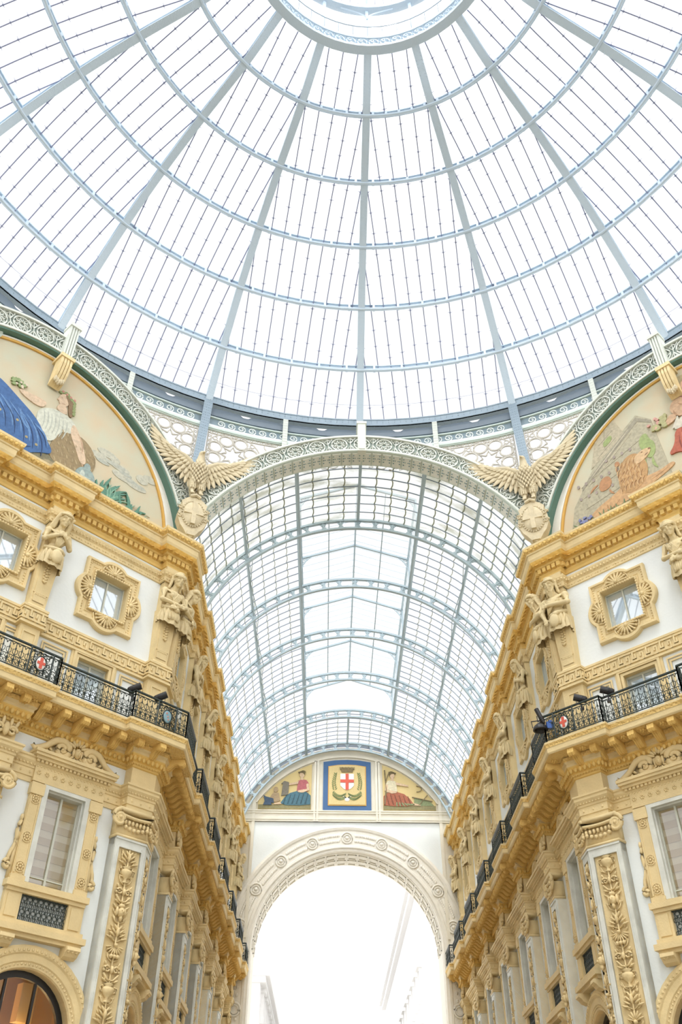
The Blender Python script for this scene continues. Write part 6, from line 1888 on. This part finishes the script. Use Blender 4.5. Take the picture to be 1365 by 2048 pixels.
def railing(label, pts, side, medals=(), blue=False):
    """pts: plan points on the left side (mirrored when side > 0)"""
    if side > 0: pts = [(-p[0], p[1]) for p in pts]
    c = Vector((sum(p[0] for p in pts)/len(pts), sum(p[1] for p in pts)/len(pts), RZ))
    t = thing('balcony_railing', label, 'railing', Matrix.Translation(c), 'wrought iron balcony railings')
    T = lambda p: (p[0]-c.x, p[1]-c.y, p[2])
    runs = [pts]
    bars, orn = rail_run(pts, T)
    part('bars', bars, 'iron', t); part('scrollwork', orn, 'iron', t)
    for (i, f, col) in medals:
        a, b = Vector((*pts[i], 0)), Vector((*pts[i+1], 0)); dn = (b-a).normalized(); m_ = a+(b-a)*f
        nrm = Vector((dn.y, -dn.x, 0))
        if nrm.dot(Vector((-m_.x, -m_.y, 0))) < 0: nrm = -nrm
        q = lambda x, o, z: T(m_+dn*x+nrm*o+Vector((0, 0, z)))
        mb = MB()
        for s in (-1, 1): mb.tube([q(s*.36, .02, .05), q(s*.36, .02, RH)], .03, 4)
        for k in range(10):
            aa = 2*pi*k/10; mb.tube([q(.24*cos(aa)+.055*cos(2*pi*j/6), .02, .46+.32*sin(aa)+.055*sin(2*pi*j/6)) for j in range(6)], .016, 3, closed=True)
        for sx in (-1, 1):
            for z in (.14, .78): mb.ell(q(sx*.27, .03, z), (.05, .05, .05), n=5, m=3)
        mb.tube([q(.165*cos(2*pi*j/20), .03, .46+.225*sin(2*pi*j/20)) for j in range(20)], .025, 5, closed=True)
        part('medallion_frame', mb, 'iron', t)
        mb = MB(); n = 20
        ring0 = [q(.16*cos(2*pi*j/n), .03, .46+.22*sin(2*pi*j/n)) for j in range(n)]; ring1 = [q(.12*cos(2*pi*j/n), .055, .46+.165*sin(2*pi*j/n)) for j in range(n)]; cc = q(0, .06, .46)
        mb.add(ring0+ring1+[cc], [(j, (j+1) % n, n+(j+1) % n, n+j) for j in range(n)]+[(n+j, n+(j+1) % n, 2*n) for j in range(n)])
        md = part('medallion', mb, 'white' if col == 'red' else 'enamel_blue', t, label='white enamel shield with a red cross' if col == 'red' else 'pale blue enamel shield')
        mb = MB()
        if col == 'red':
            mb.prism([(-.045, .29), (.045, .29), (.045, .42), (.125, .42), (.125, .50), (.045, .50), (.045, .63), (-.045, .63), (-.045, .50), (-.125, .50), (-.125, .42), (-.045, .42)], .056, .075, lambda x, z, o: q(x, o, z))
            part('red_cross', mb, 'red', md)
        else:
            for x, z in ((-.05, .55), (.03, .36), (.0, .45)): mb.ell(q(x, .06, z), (.035, .02, .035), n=6, m=3)
            part('rose_spots', mb, 'rose_spot', md)
    return t
M['enamel_blue'] = principled('enamel_blue', (.22, .36, .42), .4); M['rose_spot'] = principled('rose_spot', (.5, .22, .18), .5)
M['blue_plastic'] = principled('blue_plastic', (.03, .10, .36), .4)
OFFR = .96
for side, nm in SIDES:
    sline = slab_line()
    ol = offset_line(sline, OFFR)
    # ol: 0 far end, 1 b0, 2 be, 3 ae, 4 a0, 5 wc0, 6 wce, 7 corner, 8 arm e, 9 arm 0, then four per pilaster
    railing('iron railing of the projecting middle balcony of the %s diagonal wall' % nm, [ol[1], ol[2], ol[3], ol[4]], side, medals=[(1, .862, 'red')] if side < 0 else [])
    railing('straight iron railing before the bay nearest the %s corner of the octagon' % nm, [ol[4], ol[5]], side)
    dl = (Vector(ol[7])-Vector(ol[6])).length
    railing('iron railing bending round the %s corner of the octagon' % nm, [ol[5], ol[6], ol[7], ol[8], ol[9]], side, medals=[(1, 1-.72/dl if side > 0 else 1-.80/dl, 'red' if side > 0 else 'blue')])
    i = 9
    for k in range(6):
        railing('straight iron railing in the %s recess along the %s arcade balcony' % (ORD[k], nm), [ol[i], ol[i+1]], side)
        railing('bowed out iron railing at the %s pilaster along the %s arcade balcony' % (ORD[k], nm), [ol[i+1], ol[i+2], ol[i+3], ol[i+4]], side)
        i += 4

# ------------------------------------------------------------------ spotlights clamped to the railings
def spotlight(label, pos, aim, L=.42, R=.115, small=False):
    t = thing('spotlight', label, 'spotlight', Matrix.Translation(pos))
    q = Vector(aim).to_track_quat('Z', 'Y').to_matrix().to_4x4()
    mb = MB(); mb.lathe([(0, -L*.5), (R*.75, -L*.5), (R*.95, -L*.38), (R, -L*.1), (R, L*.5), (R*.88, L*.5), (R*.85, L*.38), (0, L*.36)], n=16)
    for k in range(4): mb.lathe([(R*.98, -L*.36+k*.04), (R*1.08, -L*.35+k*.04), (R*.98, -L*.34+k*.04)], n=12)
    part('housing', mb, 'black', t, smooth=False, mtx=q)
    mb = MB(); mb.tube([(-R-.03, 0, 0), (-R-.03, 0, -.20), (R+.03, 0, -.20), (R+.03, 0, 0)], .018, 4); mb.tube([(0, 0, -.2), (0, 0, -.36)], .024, 5); mb.box(-.05, .05, -.05, .05, -.40, -.32)
    part('yoke', mb, 'black', t)
    return t
def rail_point(side, u, z, off): 
    m_ = on_diag(side, u, z, off); return Vector(m_.translation)
for side, nm, uu, wh in ((-1, 'left', 1.52, 'further from'), (-1, 'left', .62, 'nearer to'), (1, 'right', .92, 'nearer to'), (1, 'right', 1.80, 'further from')):
    p = rail_point(side, uu, 13.42, .98 if uu > 1.4 else 1.12)
    aim = Vector((-side*.25*0+(.85 if side < 0 else -.85), -.05, .38)) if side < 0 else Vector((-.9, .1, .28))
    spotlight('black can spotlight on the %s balcony rail, %s the corner' % (nm, wh), p, aim)
# cluster of floodlights at the right corner
pc = Vector(offset_line(slab_line(), OFFR)[7])
pc = Vector((-pc.x, pc.y, RZ))
spotlight('slim dark tube spotlight pointing up at the right balcony corner', pc+Vector((-.10, -.02, .92)), Vector((-.28, .1, .9)), .55, .075)
t = thing('floodlight', 'round dark floodlight hanging on the right balcony corner, beside a blue clamp', 'spotlight', Matrix.Translation(pc+Vector((-.16, -.06, .48))))
mb = MB(); mb.lathe([(0, .16), (.10, .14), (.20, .05), (.24, -.04), (.24, -.08), (.20, -.08), (.15, 0), (0, .02)], n=18); part('housing', mb, 'black', t, smooth=False)
mb = MB(); mb.tube([(-.24, 0, 0), (-.26, 0, .22), (.1, .05, .3)], .02, 4); part('bracket', mb, 'black', t)
t = thing('blue_clamp', 'blue box clamp with a pale cable on the right balcony corner', 'clamp', Matrix.Translation(pc+Vector((.16, -.12, .55))))
mb = MB(); mb.box(-.12, .10, -.07, .07, -.12, .10); mb.box(-.05, .05, -.09, .09, .08, .14); part('body', mb, 'blue_plastic', t)
mb = MB(); mb.tube([(.08, -.08, .03), (.25, -.06, .06), (.42, -.10, .10)], .016, 5); part('cable', mb, 'white', t)
